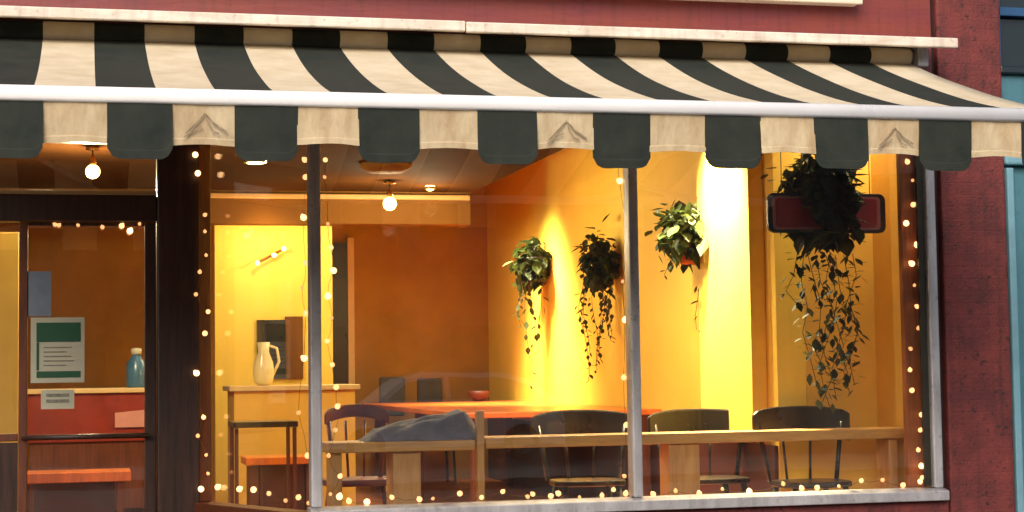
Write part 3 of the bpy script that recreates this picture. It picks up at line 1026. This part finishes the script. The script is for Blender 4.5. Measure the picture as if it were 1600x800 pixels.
# chairs: curved crest rail, spindles, seat, four splayed legs (front of chair faces -Y)
def make_chair(label, mat, W=0.68, H=0.92, T=0.215):
    t = thing('chair', label, 'chair', (0, 0, 0), 'chairs behind the window tables')
    # crest rail, bowed back in plan, arched in elevation
    m = MB()
    N = 18
    secs = []
    for i in range(N + 1):
        u = -1 + 2 * i / N
        x = u * W / 2
        y = 0.20 - 0.10 * u * u
        zt = H - 0.035 * abs(u) ** 2.5
        zb_ = H - T + 0.03 * math.cos(u * math.pi * 0.5) - 0.012 * abs(u) ** 6
        if abs(u) > 0.93:
            zt -= 0.015
        k = len(m.v)
        m.v += [(x, y - 0.018, zb_), (x, y + 0.018, zb_), (x, y + 0.018, zt), (x, y - 0.018, zt)]
        secs.append(k)
    for p, q in zip(secs, secs[1:]):
        for j in range(4):
            m.face((p + j, p + (j + 1) % 4, q + (j + 1) % 4, q + j))
    m.face([secs[0] + j for j in (3, 2, 1, 0)])
    m.face([secs[-1] + j for j in range(4)])
    m.build('crest_rail', mat, t, smooth=False, bevel=0.012)
    for u in (-0.86, -0.3, 0.3, 0.86):
        y = 0.20 - 0.10 * u * u
        rr = 0.016 if abs(u) > 0.8 else 0.009
        MB().tube([(u * W * 0.40, y - 0.03, 0.45), (u * W / 2, y, H - 0.09)], rr, 8).build('spindle', mat, t, smooth=True)
    o = []
    for j in range(20):
        an = 2 * math.pi * j / 20
        cx, cy = math.cos(an), math.sin(an)
        o.append((0.24 * abs(cx) ** 0.6 * (1 if cx > 0 else -1), -0.02 + 0.21 * abs(cy) ** 0.6 * (1 if cy > 0 else -1)))
    MB().prism(o, 'z', 0.425, 0.46).build('seat', mat, t, bevel=0.008)
    for sx in (-1, 1):
        for sy, yy in ((-1, -0.16), (1, 0.13)):
            MB().tube([(sx * 0.17, yy, 0.43), (sx * 0.23, yy + sy * 0.05, 0.0)], [0.02, 0.014], 8).build('leg', mat, t, smooth=True)
    MB().tube([(-0.205, -0.182, 0.2), (0.205, -0.182, 0.2)], 0.009, 8).build('stretcher', mat, t, smooth=True)
    return t


ch0 = make_chair('black bow back chair at the table right of second mullion', MT['black'])
ch1 = make_chair('dark red slatted chair behind table next to first mullion', MT['redchair'], 0.42, 0.86, 0.10)
chx = [(1087, 638, 1.35), (902, 640, 1.45), (1243, 634, 0.56)]
labels = ['black bow back chair just right of the second mullion', 'black bow back chair just left of the second mullion',
          'black bow back chair under the trailing vine, rightmost of three']
for i, ((px, py, Y), lb) in enumerate(zip(chx, labels)):
    o = ch0 if i == 0 else copy_tree(ch0)
    q = P(px, py, Y + 0.2)
    o.location = (q.x, Y, ZF)
    o.scale = (1, 1, (q.z - ZF) / 0.92)
    o.rotation_euler = (0, 0, R((4, -3, 2)[i]))
    o.scale.x = (1.12, 1.04, 1.0)[i]
    o['label'] = lb
q = P(556, 632, 1.3)
ch1.location = (q.x, 1.15, ZF)
ch1.scale = (1, 1, (q.z - ZF) / 0.86)

# long orange table against the yellow wall
zt_ = PX(1000, 637, X1 - 0.03).z
yt0, yt1 = PX(1040, 640, X1).y, PX(805, 612, X1).y
xw = X1 - 0.03
t = thing('communal_table', 'long orange varnished table running along the yellow wall', 'table', (xw - 0.5, (yt0 + yt1) / 2, ZF))
MB().box(xw - 1.6, xw, yt0, yt1, zt_ - 0.045, zt_).build('table_top', MT['orangew'], t, bevel=0.008)
for xx in (xw - 1.5, xw - 0.12):
    for yy in (yt0 + 0.15, (yt0 + yt1) / 2, yt1 - 0.2):
        MB().box(xx, xx + 0.07, yy, yy + 0.07, ZF, zt_ - 0.047).build('leg', MT['redwood'], t, bevel=0.005)
# bowl on it
q = P(748, 606, 5.2)
t = thing('dark_bowl', 'small dark red bowl at the far end of orange table', 'bowl', (P(748, 606, yt1 - 0.3).x, yt1 - 0.3, zt_))
MB().lathe([(0.05, 0.0), (0.10, 0.05), (0.13, 0.11), (0.12, 0.11), (0.09, 0.06), (0.03, 0.02)], (P(748, 606, yt1 - 0.3).x, yt1 - 0.3, zt_ + 0.001), 18).build('bowl_body', MT['maroon'], t, smooth=True)

# slate chairs beside the orange table
for i, (px, py, Y, lb) in enumerate(((613, 589, yt1 + 0.55, 'slate grey padded chair, left of two beside the orange table'),
                                     (672, 591, yt1 + 0.62, 'slate grey padded chair, right of two beside the orange table'))):
    q = P(px, py, Y)
    t = thing('padded_chair', lb, 'chair', (q.x, Y, ZF), 'padded chairs by the orange table')
    h = q.z - ZF
    MB().box(q.x - 0.14, q.x + 0.14, Y, Y + 0.05, ZF + h - 0.42, ZF + h).build('backrest', MT['greyseat'], t, bevel=0.03)
    MB().box(q.x - 0.2, q.x + 0.2, Y - 0.42, Y - 0.002, ZF + 0.42, ZF + 0.49).build('seat', MT['greyseat'], t, bevel=0.02)
    for sx in (-0.17, 0.17):
        for yy in (-0.38, 0.02):
            MB().tube([(q.x + sx, Y + yy, ZF + 0.42), (q.x + sx * 1.1, Y + yy, ZF)], 0.014, 8).build('leg', MT['black'], t)

# grey-blue heap on the short table, modelled to imitate a car reflection
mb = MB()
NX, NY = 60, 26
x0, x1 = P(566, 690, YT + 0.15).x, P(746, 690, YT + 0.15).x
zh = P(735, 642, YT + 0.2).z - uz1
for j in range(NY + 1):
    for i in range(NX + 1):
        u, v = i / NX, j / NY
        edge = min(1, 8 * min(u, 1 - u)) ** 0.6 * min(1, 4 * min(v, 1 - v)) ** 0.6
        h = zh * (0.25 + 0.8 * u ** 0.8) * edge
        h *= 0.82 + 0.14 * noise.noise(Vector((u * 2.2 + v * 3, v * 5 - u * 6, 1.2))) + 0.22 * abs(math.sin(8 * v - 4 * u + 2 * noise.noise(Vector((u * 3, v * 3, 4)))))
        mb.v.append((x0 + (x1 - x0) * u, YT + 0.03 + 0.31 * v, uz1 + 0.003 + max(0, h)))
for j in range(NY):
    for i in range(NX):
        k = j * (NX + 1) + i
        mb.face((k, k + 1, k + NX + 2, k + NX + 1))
o = mb.build('car_reflection_heap', MT['carrefl'], None, smooth=True)
tag(o, 'grey blue heap imitating a car reflection on the shorter pine table', 'reflection')

# left room: side table, low bench, red counter, bottle
YQ = 2.6
x0, x1, z0, z1 = rect(365, 659, 466, 668, YQ)
t = thing('side_table', 'thin dark table with square legs behind the angled pane', 'table', ((x0 + x1) / 2, YQ, ZF))
MB().box(x0, x1, YQ, YQ + 0.5, z0, z1).build('table_top', MT['black'], t, bevel=0.005)
for xx in (x0 + 0.01, x1 - 0.036):
    for yy in (YQ + 0.02, YQ + 0.44):
        MB().box(xx, xx + 0.026, yy, yy + 0.026, ZF, z0 - 0.002).build('leg', MT['redwood'], t)
YW = 3.4
x0, x1, z0, z1 = rect(384, 708, 500, 722, YW)
t = thing('low_bench', 'low orange wooden bench under the service counter', 'bench', ((x0 + x1) / 2, YW, ZF))
MB().box(x0, x1, YW, YW + 0.45, z0 - 0.02, z1 - 0.03).build('seat', MT['orangew'], t, bevel=0.006)
for xx in (x0 + 0.04, x1 - 0.1):
    MB().box(xx, xx + 0.06, YW + 0.05, YW + 0.4, ZF, z0 - 0.022).build('leg', MT['redwood'], t)
MB().box(x0 + 0.11, x1 - 0.11, YW + 0.06, YW + 0.39, ZF + 0.04, z0 - 0.023).build('box_panel', MT['maroon'], t)

YR = 4.4
x0, x1, z0, z1 = rect(44, 607, 232, 690, YR)
t = thing('red_counter', 'red painted counter with cream top seen through the door', 'counter', ((x0 + x1) / 2, YR, ZF))
MB().box(x0, x1, YR, YR + 0.6, z0, z1 - 0.04).build('front', MT['red'], t)
MB().box(x0 + 0.01, x1 - 0.01, YR + 0.02, YR + 0.6, ZF + 0.15, z0 - 0.002).build('lower_front', MT['redwood'], t)
MB().box(x0 + 0.03, x1 - 0.03, YR + 0.06, YR + 0.55, ZF, ZF + 0.148).build('plinth', MT['maroon'], t)
MB().box(x0 - 0.03, x1 + 0.03, YR - 0.03, YR + 0.63, z1 - 0.038, z1).build('top', MT['trim'], t, bevel=0.006)
zrt = z1
q = P(213, 600, YR + 0.2)
t = thing('blue_bottle', 'blue bottle with white cap standing on red counter', 'bottle', (q.x, YR + 0.2, zrt))
hb = P(213, 545, YR + 0.2).z - zrt
MB().lathe([(0.075, 0.0), (0.08, 0.01), (0.08, hb * 0.62), (0.04, hb * 0.78), (0.035, hb * 0.85)], (q.x, YR + 0.2, zrt + 0.001), 18).build('body', MT['bluepl'], t, smooth=True)
MB().lathe([(0.042, 0), (0.042, hb * 0.15), (0.02, hb * 0.17)], (q.x, YR + 0.2, zrt + hb * 0.851), 16).build('cap', MT['paper'], t, smooth=True)
x0, x1, z0, z1 = rect(180, 645, 226, 668, YR - 0.1)
t = thing('pink_card', 'pale pink card leaning on the front of the red counter', 'card', ((x0 + x1) / 2, YR - 0.03, z0))
MB().hexa([(x0, YR - 0.02, z0), (x1, YR - 0.02, z0), (x1, YR - 0.012, z0), (x0, YR - 0.012, z0),
           (x0, YR - 0.012, z1), (x1, YR - 0.012, z1 + 0.02), (x1, YR - 0.004, z1 + 0.02), (x0, YR - 0.004, z1)]).build('card_body', MT['pinkish'], t)
YV = 2.7
x0, x1, z0, z1 = rect(30, 738, 205, 752, YV)
t = thing('door_bench', 'orange topped bench just inside the glass door', 'bench', ((x0 + x1) / 2, YV, ZF))
MB().box(x0, x1, YV, YV + 0.4, z0 - 0.01, z1).build('seat', MT['orangew'], t, bevel=0.006)
for xx in (x0 + 0.05, x1 - 0.1):
    MB().box(xx, xx + 0.05, YV + 0.04, YV + 0.36, ZF, z0 - 0.012).build('leg', MT['redwood'], t)
MB().box(x0 + 0.11, x1 - 0.11, YV + 0.06, YV + 0.34, ZF + 0.05, z0 - 0.013).build('box_panel', MT['maroon'], t)
# ochre column inside the sidelight
x0, x1, z0, z1 = rect(-130, 362, 29, 690, 1.9)
t = thing('ochre_column', 'ochre painted column behind the narrow side panel', 'column', ((x0 + x1) / 2, 2.0, ZF))
MB().box(x0, x1, 1.9, 2.2, ZF + 0.121, z1).build('shaft', MT['ochre'], t, bevel=0.01)
MB().box(x0 - 0.02, x1 + 0.02, 1.88, 2.22, ZF, ZF + 0.12).build('plinth', MT['ochre'], t, bevel=0.006)


# ------------------------------------------------------------------ plants
def leaf_mesh(name, L, W, mat, bend=0.3):
    m = MB()
    pts = [(0, 0, 0), (W * 0.42, L * 0.28, 0), (W * 0.5, L * 0.55, -bend * L * 0.15), (0, L, -bend * L * 0.5),
           (-W * 0.5, L * 0.55, -bend * L * 0.15), (-W * 0.42, L * 0.28, 0), (0, L * 0.5, -bend * L * 0.22)]
    m.v += pts
    for q in ((0, 1, 6), (1, 2, 6), (2, 3, 6), (3, 4, 6), (4, 5, 6), (5, 0, 6)):
        m.face(q)
    return m.mesh(name, mat)


LP = [(0, 0, 0), (0.42, 0.28, 0), (0.5, 0.55, -0.05), (0, 1, -0.16), (-0.5, 0.55, -0.05), (-0.42, 0.28, 0), (0, 0.5, -0.1)]
LF = ((0, 1, 6), (1, 2, 6), (2, 3, 6), (3, 4, 6), (4, 5, 6), (5, 0, 6))


def add_leaf(m, p, L, W, rng, droop=0.5, mi=0):
    d = Vector((rng.uniform(-1, 1), rng.uniform(-1, 1), rng.uniform(-1, 0.6) - droop)).normalized()
    q = d.to_track_quat('Y', 'Z')
    k = len(m.v)
    for a_ in LP:
        m.v.append(tuple(Vector(p) + q @ Vector((a_[0] * W, a_[1] * L, a_[2] * L))))
    for f in LF:
        m.face([k + i for i in f], mi)


def foliage(c, rad, n, L, W, seed, strands=(), mats=('leaf', 'leafd')):
    """leaf cloud in an ellipsoid plus trailing strands [(dx,dy,length,leaves)]"""
    rng = random.Random(seed)
    m = MB()
    for _ in range(n):
        while True:
            v = Vector((rng.uniform(-1, 1), rng.uniform(-1, 1), rng.uniform(-1, 1)))
            if 0.15 < v.length < 1:
                break
        lump = 0.8 + 0.45 * noise.noise(v * 2.3 + Vector((seed, 0, 0)))
        p = (c[0] + v.x * rad[0] * lump, c[1] + v.y * rad[1] * lump, c[2] + v.z * rad[2] * lump)
        s = rng.choice((0.5, 0.7, 0.9, 1.0, 1.2, 1.5)) * rng.uniform(0.85, 1.15)
        add_leaf(m, p, L * s, W * s, rng, 0.3, rng.choice((0, 1)))
    for dx, dy, ln, nl in strands:
        x, y, z = c[0] + dx, c[1] + dy, c[2] - rad[2] * 0.3
        pts = []
        for j in range(nl):
            f = j / nl
            px_ = x + 0.025 * math.sin(f * 7 + seed + dx * 30)
            pz = z - f * ln
            pts.append((px_, y, pz))
            s = rng.uniform(0.6, 1.1) * (1 - 0.35 * f)
            add_leaf(m, (px_ + rng.uniform(-.02, .02), y + rng.uniform(-.015, .015), pz), L * s, W * s, rng, 0.5, rng.choice((0, 1)))
        m.tube(pts, 0.0025, 4, 2, caps=False)
    return m, [MT[mats[0]], MT[mats[1]], MT['stem']]


def wall_planter(label, px, py, n, rad, L, seed, strands, potmat, potr=0.11, poth=0.2, potdz=0.0):
    q = PX(px, py, X1 - 0.17)
    t = thing('wall_planter', label, 'plant', (q.x, q.y, q.z), 'planters hung on the yellow wall')
    zb_ = q.z - rad[2] * 0.55 + potdz
    MB().lathe([(potr * 0.62, 0.0), (potr * 0.7, 0.01), (potr, poth * 0.9), (potr * 1.06, poth * 0.92), (potr * 1.06, poth), (potr * 0.9, poth),
                (potr * 0.8, poth - 0.03)], (q.x + 0.04, q.y, zb_), 18).build('pot', MT[potmat], t, smooth=True)
    MB().box(q.x + 0.04, X1 - 0.002, q.y - 0.012, q.y + 0.012, zb_ + poth * 0.4, zb_ + poth * 0.5).build('wall_bracket', MT['blackpl'], t)
    m, ms = foliage((q.x, q.y, q.z), rad, n, L, L * 0.62, seed, strands)
    o = m.build('foliage', ms, t)
    o['kind'] = 'stuff'
    return t


wall_planter('bushy wall planter farthest from the window with thin trailing stems', 830, 408, 300, (0.21, 0.25, 0.30), 0.11, 3,
             [(-0.14, -0.1, 0.5, 9), (-0.1, 0.05, 0.62, 9), (0.02, 0.06, 0.9, 10), (0.06, -0.06, 0.7, 8), (-0.02, 0.12, 1.25, 10)], 'potd', 0.14, 0.26, -0.06)
wall_planter('long trailing wall planter, middle one left of second mullion', 936, 405, 420, (0.19, 0.22, 0.30), 0.085, 5,
             [(-0.12, 0.0, 0.75, 16), (-0.08, -0.12, 0.85, 18), (0.0, 0.05, 0.9, 20), (0.05, -0.1, 0.65, 16), (-0.1, 0.1, 1.0, 18),
              (0.08, 0.0, 0.6, 14), (0.0, -0.05, 0.75, 16), (-0.14, 0.08, 0.6, 12), (0.1, 0.1, 0.5, 12)], 'potd', 0.10, 0.2)
wall_planter('wall planter in terracotta pot right of second mullion', 1072, 360, 520, (0.26, 0.30, 0.27), 0.10, 9,
             [(-0.15, 0.0, 0.28, 8), (-0.12, -0.1, 0.22, 6), (0.1, 0.05, 0.75, 7), (0.12, -0.03, 0.5, 6)], 'pot', 0.13, 0.24, -0.10)

# hanging basket at the window with a long vine of single leaves
YH = 0.42
bc = P(1278, 318, YH)
hb_ = thing('hanging_basket', 'large dark hanging basket with long leafy vine at right window', 'plant', (bc.x, YH, bc.z))
m, ms = foliage((bc.x, YH, bc.z + 0.04), (0.34, 0.21, 0.37), 1200, 0.085, 0.055, 21, (), ('leafd', 'leaf'))
mf, _ = foliage((bc.x + 0.01, YH - 0.22, bc.z + 0.02), (0.24, 0.07, 0.36), 420, 0.085, 0.055, 33, (), ('leafd', 'leaf'))
k_ = len(m.v)
m.v += mf.v
m.f += [tuple(i + k_ for i in f_) for f_ in mf.f]
m.mi += mf.mi
o = m.build('foliage', ms, hb_)
o['kind'] = 'stuff'
MB().lathe([(0.05, -0.16), (0.12, -0.12), (0.17, 0.0), (0.175, 0.02), (0.16, 0.02)], (bc.x, YH, bc.z - 0.02), 20).build('basket', MT['basket'], hb_, smooth=True)
for an in (0.4, 2.5, 4.6):
    MB().tube([(bc.x + 0.17 * math.cos(an), YH + 0.17 * math.sin(an), bc.z), (bc.x, YH, bc.z + 0.75)], 0.004, 5).build('chain', MT['blackpl'], hb_)
MB().tube([(bc.x, YH, bc.z + 0.745), (bc.x, YH, ZC)], 0.005, 5).build('hook', MT['blackpl'], hb_)
lms = [leaf_mesh('vine_leaf', 0.082, 0.052, MT['leafd']), leaf_mesh('vine_leaf', 0.06, 0.040, MT['leafd']),
       leaf_mesh('vine_leaf', 0.068, 0.036, MT['leaf'])]
rng = random.Random(4)
vines = [[(1262, 398), (1270, 430), (1283, 475), (1280, 520), (1290, 560), (1300, 590), (1285, 628)],
         [(1275, 398), (1282, 440), (1300, 480), (1285, 530), (1272, 545), (1290, 580), (1312, 600)],
         [(1318, 398), (1326, 440), (1330, 480), (1340, 520), (1326, 560), (1335, 600)],
         [(1305, 398), (1312, 450), (1322, 490), (1310, 540), (1325, 585)],
         [(1246, 395), (1240, 430), (1228, 455), (1250, 480)],
         [(1256, 395), (1252, 440), (1262, 480), (1254, 520), (1266, 560), (1276, 600)],
         [(1332, 396), (1338, 430), (1324, 470), (1342, 510), (1332, 550), (1318, 580), (1328, 615)],
         [(1298, 396), (1290, 440), (1306, 500), (1318, 540), (1300, 575), (1306, 622)],
         [(1290, 398), (1300, 430), (1308, 470), (1300, 510), (1280, 570), (1288, 610), (1298, 640)]]
for vi, vp in enumerate(vines):
    yv = YH - 0.14 + 0.035 * vi
    pts = [P(x, y, yv) for x, y in vp]
    MB().tube(pts, 0.0028, 5).build('vine_stem', MT['stem'], hb_)
    for p_, q_ in zip(pts, pts[1:]):
        nl = max(2, int((q_ - p_).length / 0.026))
        for j in range(nl):
            c_ = p_.lerp(q_, (j + rng.random() * 0.5) / nl) + Vector((rng.uniform(-.04, .04), rng.uniform(-.02, .02), 0))
            o = bpy.data.objects.new('leaf', rng.choice(lms))
            COL.objects.link(o)
            o.parent = hb_
            o.matrix_parent_inverse = Matrix.Translation(-hb_.location)
            o.location = c_
            d = Vector((rng.uniform(-1, 1), rng.uniform(-0.6, 0.3), rng.uniform(-1, 0.3))).normalized()
            o.rotation_euler = d.to_track_quat('Y', 'Z').to_euler()

# red framed sign hung among the leaves
YG = 0.27
x0, x1, z0, z1 = rect(1200, 302, 1384, 364, YG)
sg = thing('red_window_sign', 'red panel in rounded black frame half hidden by hanging basket', 'sign', ((x0 + x1) / 2, YG, z0))


def rrect(x0, x1, z0, z1, r, n=5):
    o = []
    for cx, cz, a0 in ((x1 - r, z1 - r, 0), (x0 + r, z1 - r, 90), (x0 + r, z0 + r, 180), (x1 - r, z0 + r, 270)):
        for j in range(n + 1):
            an = R(a0 + 90 * j / n)
            o.append((cx + r * math.cos(an), cz + r * math.sin(an)))
    return o


MB().prism(rrect(x0, x1, z0, z1, 0.045), 'y', YG, YG + 0.03).build('frame', MT['blackpl'], sg, bevel=0.004)
MB().prism(rrect(x0 + 0.03, x1 - 0.04, z0 + 0.02, z1 - 0.02, 0.025), 'y', YG - 0.006, YG - 0.001).build('pale_rim', MT['pinkish'], sg)
MB().prism(rrect(x0 + 0.05, x1 - 0.065, z0 + 0.036, z1 - 0.036, 0.018), 'y', YG - 0.012, YG - 0.007).build('red_panel', MT['redsign'], sg)
for xx in (x0 + 0.1, x1 - 0.1):
    MB().tube([(xx, YG + 0.015, z1 - 0.002), (xx, YG + 0.015, ZC)], 0.003, 5).build('hanger', MT['blackpl'], sg)

# ------------------------------------------------------------------ fairy lights
bprof = [(0.0008, -1.0), (0.5, -0.87), (0.87, -0.5), (1.0, 0.0), (0.87, 0.5), (0.5, 0.87), (0.3, 1.2)]
BM = []
for r_, mk_ in ((0.0105, 'bulb3'), (0.0145, 'bulb'), (0.017, 'bulb'), (0.019, 'bulb2'), (0.013, 'bulb3')):
    BM.append(MB().lathe([(max(a_ * r_, 0.0005), b_ * r_) for a_, b_ in bprof], (0, 0, 0), 10).mesh('bulb', MT[mk_]))
    BM[-1].polygons.foreach_set('use_smooth', [True] * len(BM[-1].polygons))
rngb = random.Random(12)


def string(label, pts, order=True):
    t = thing('fairy_lights', label, 'fairy lights', tuple(pts[0]), 'fairy light strings round the window')
    w = []
    for p_, q_ in zip(pts, pts[1:]):
        w.append(p_)
        mid = p_.lerp(q_, 0.5)
        mid += Vector((rngb.uniform(-.012, .012), rngb.uniform(-.008, .008), -0.012))
        w.append(mid)
    w.append(pts[-1])
    MB().tube(w, 0.0014, 5, caps=False).build('wire', MT['wire'], t)
    for p_ in pts:
        o = link('bulb', rngb.choice(BM), t)
        o.location = p_ + Vector((0, -0.008, 0))
        o.rotation_euler = (rngb.uniform(-1, 1), rngb.uniform(-1, 1), 0)
    return t


def on_splay(px, py, off=0.09):
    """point just behind the angled pane"""
    d = ray(px, py)
    o_ = a + nrm * off
    tt = (o_ - CAM).dot(nrm) / d.dot(nrm)
    return CAM + d * tt


G = 0.13
string('fairy lights running down the dark post of the angled pane',
       [on_splay(x, y, -0.03) for x, y in ((305, 242), (309, 271), (320, 336), (320, 362), (322, 399), (312, 425), (306, 460), (325, 487), (320, 521),
                                    (307, 583), (318, 652), (309, 681), (322, 711), (325, 740), (314, 764))])
string('fairy lights lying along the sill of the angled pane',
       [on_splay(x, y) for x, y in ((340, 761), (374, 764), (396, 765), (420, 771), (446, 782), (466, 777), (482, 786))])
string('fairy lights hanging just left of the first mullion',
       [on_splay(x, y) for x, y in ((476, 250), (477, 277), (474, 340), (478, 411), (472, 450), (478, 490), (475, 560), (466, 645), (480, 712))])
string('fairy lights hanging just right of the first mullion',
       [P(x, y, G) for x, y in ((508, 250), (507, 277), (512, 350), (517, 387), (521, 423), (512, 463), (518, 497), (511, 533), (519, 570), (525, 605),
                                (527, 635), (524, 672), (513, 712), (531, 744), (516, 772))])
string('fairy lights along the sill between the two mullions',
       [P(x, y, G) for x, y in ((530, 776), (545, 783), (573, 784), (612, 777), (655, 780), (676, 779), (718, 771), (752, 777), (785, 768), (824, 776),
                                (832, 772), (860, 775), (872, 771), (905, 777), (940, 774), (958, 765), (977, 771))])
string('few fairy lights hanging just left of the second mullion',
       [P(x, y, G) for x, y in ((966, 255), (968, 283), (975, 330), (980, 388), (972, 440), (976, 500), (974, 590), (978, 664), (975, 744))])
string('fairy lights along the sill right of the second mullion',
       [P(x, y, G) for x, y in ((1020, 772), (1055, 767), (1092, 771), (1128, 764), (1170, 768), (1223, 756), (1252, 763), (1276, 762), (1310, 760),
                                (1345, 751), (1378, 750), (1410, 758), (1436, 752))])
string('fairy lights running down the right window jamb',
       [P(x, y, 0.075) for x, y in ((1417, 253), (1425, 282), (1426, 320), (1415, 349), (1432, 383), (1424, 412), (1428, 446), (1432, 479), (1434, 513),
                                (1422, 545), (1421, 578), (1424, 610), (1439, 648), (1437, 672), (1434, 703), (1439, 728), (1440, 746))])
string('fairy lights along the top of the glass door',
       [P(x, y, YD - 0.03) for x, y in ((86, 351), (92, 352), (122, 352), (160, 355), (190, 353), (203, 361), (218, 350))])

# ================================================================== ACROSS THE STREET (seen only mirrored in the glass)
yc = -19.0
cxm = P(680, 560, 19.0).x
car = thing('parked_car', 'silver hatchback parked across the street, mirrored in the window', 'car', (cxm, yc, -0.01))
prof = [(-2.05, 0.28), (-2.1, 0.62), (-1.98, 0.86), (-1.15, 0.98), (-0.62, 1.38), (-0.2, 1.5), (0.9, 1.5), (1.5, 1.36), (1.95, 0.98), (2.05, 0.7),
        (2.05, 0.28)]
mb = MB()
nP = len(prof)
secs = []
for s, (ww, sc) in enumerate(((-0.86, 0.0), (-0.84, 1.0), (0.84, 1.0), (0.86, 0.0))):
    k = len(mb.v)
    for x, z in prof:
        inset = 0.0 if z < 0.95 else 0.22 * (z - 0.95) / 0.55
        yy = (abs(ww) - inset) * (1 if ww > 0 else -1)
        if sc == 0.0:
            yy *= 0.97
            x *= 0.985
            z = 0.28 + (z - 0.28) * 0.97
        mb.v.append((cxm + x, yc + yy, z))
    secs.append(k)
for p_, q_ in zip(secs, secs[1:]):
    for j in range(nP):
        mb.face((p_ + j, p_ + (j + 1) % nP, q_ + (j + 1) % nP, q_ + j))
mb.face([secs[0] + j for j in range(nP)])
mb.face([secs[-1] + j for j in reversed(range(nP))])
mb.build('body', MT['carp'], car, bevel=0.03)
for sy in (-1, 1):
    for wx in ([(-0.95, 1.02), (-0.55, 1.34), (0.02, 1.42), (0.02, 1.02)], [(0.1, 1.02), (0.1, 1.42), (0.85, 1.42), (1.4, 1.28), (1.62, 1.02)]):
        m_ = MB()
        for off in (0.004, 0.012):
            k = len(m_.v)
            m_.v += [(cxm + x, yc + sy * (0.84 - 0.22 * (z - 0.95) / 0.55 + off), z) for x, z in wx]
        n4 = len(wx)
        m_.face(range(n4))
        m_.face(range(2 * n4 - 1, n4 - 1, -1))
        for j in range(n4):
            m_.face((j, (j + 1) % n4, n4 + (j + 1) % n4, n4 + j))
        m_.build('side_window', MT['darkglass'], car)
    for wx in (-1.3, 1.28):
        w_ = MB().tube([(cxm + wx, yc + sy * 0.68, 0.30), (cxm + wx, yc + sy * 0.88, 0.30)], 0.31, 20).build('wheel', MT['rubber'], car)
        r_ = MB().tube([(cxm + wx, yc + sy * 0.881, 0.30), (cxm + wx, yc + sy * 0.89, 0.30)], 0.19, 16).build('rim', MT['steel'], w_)
        r_.matrix_parent_inverse = Matrix.Identity(4)
for q in range(5):
    xo = -26 + q * 11
    hgt = (6.4, 7.2, 6.0, 6.8, 6.2)[q]
    b_ = thing('terrace_house', ('far left', 'second', 'middle', 'fourth', 'far right')[q] + ' rendered terrace house across the street', 'building', (xo + 5.5, -30, 0), 'houses across the street')
    mt = MT['opp'] if q % 2 else MT['opp2']
    MB().box(xo, xo + 10.99, -40, -30, -0.3, hgt).build('wall', mt, b_)
    MB().prism([(-40.3, hgt + 0.002), (-29.7, hgt + 0.002), (-35, hgt + 2.0)], 'x', xo, xo + 10.98).build('roof', MT['slate'], b_)
    for fl in (0.9, 3.7):
        for wq in range(4):
            xw_ = xo + 1.2 + wq * 2.5
            MB().box(xw_, xw_ + 1.1, -29.997, -29.96, fl, fl + 1.6).build('window', MT['darkglass'], b_)
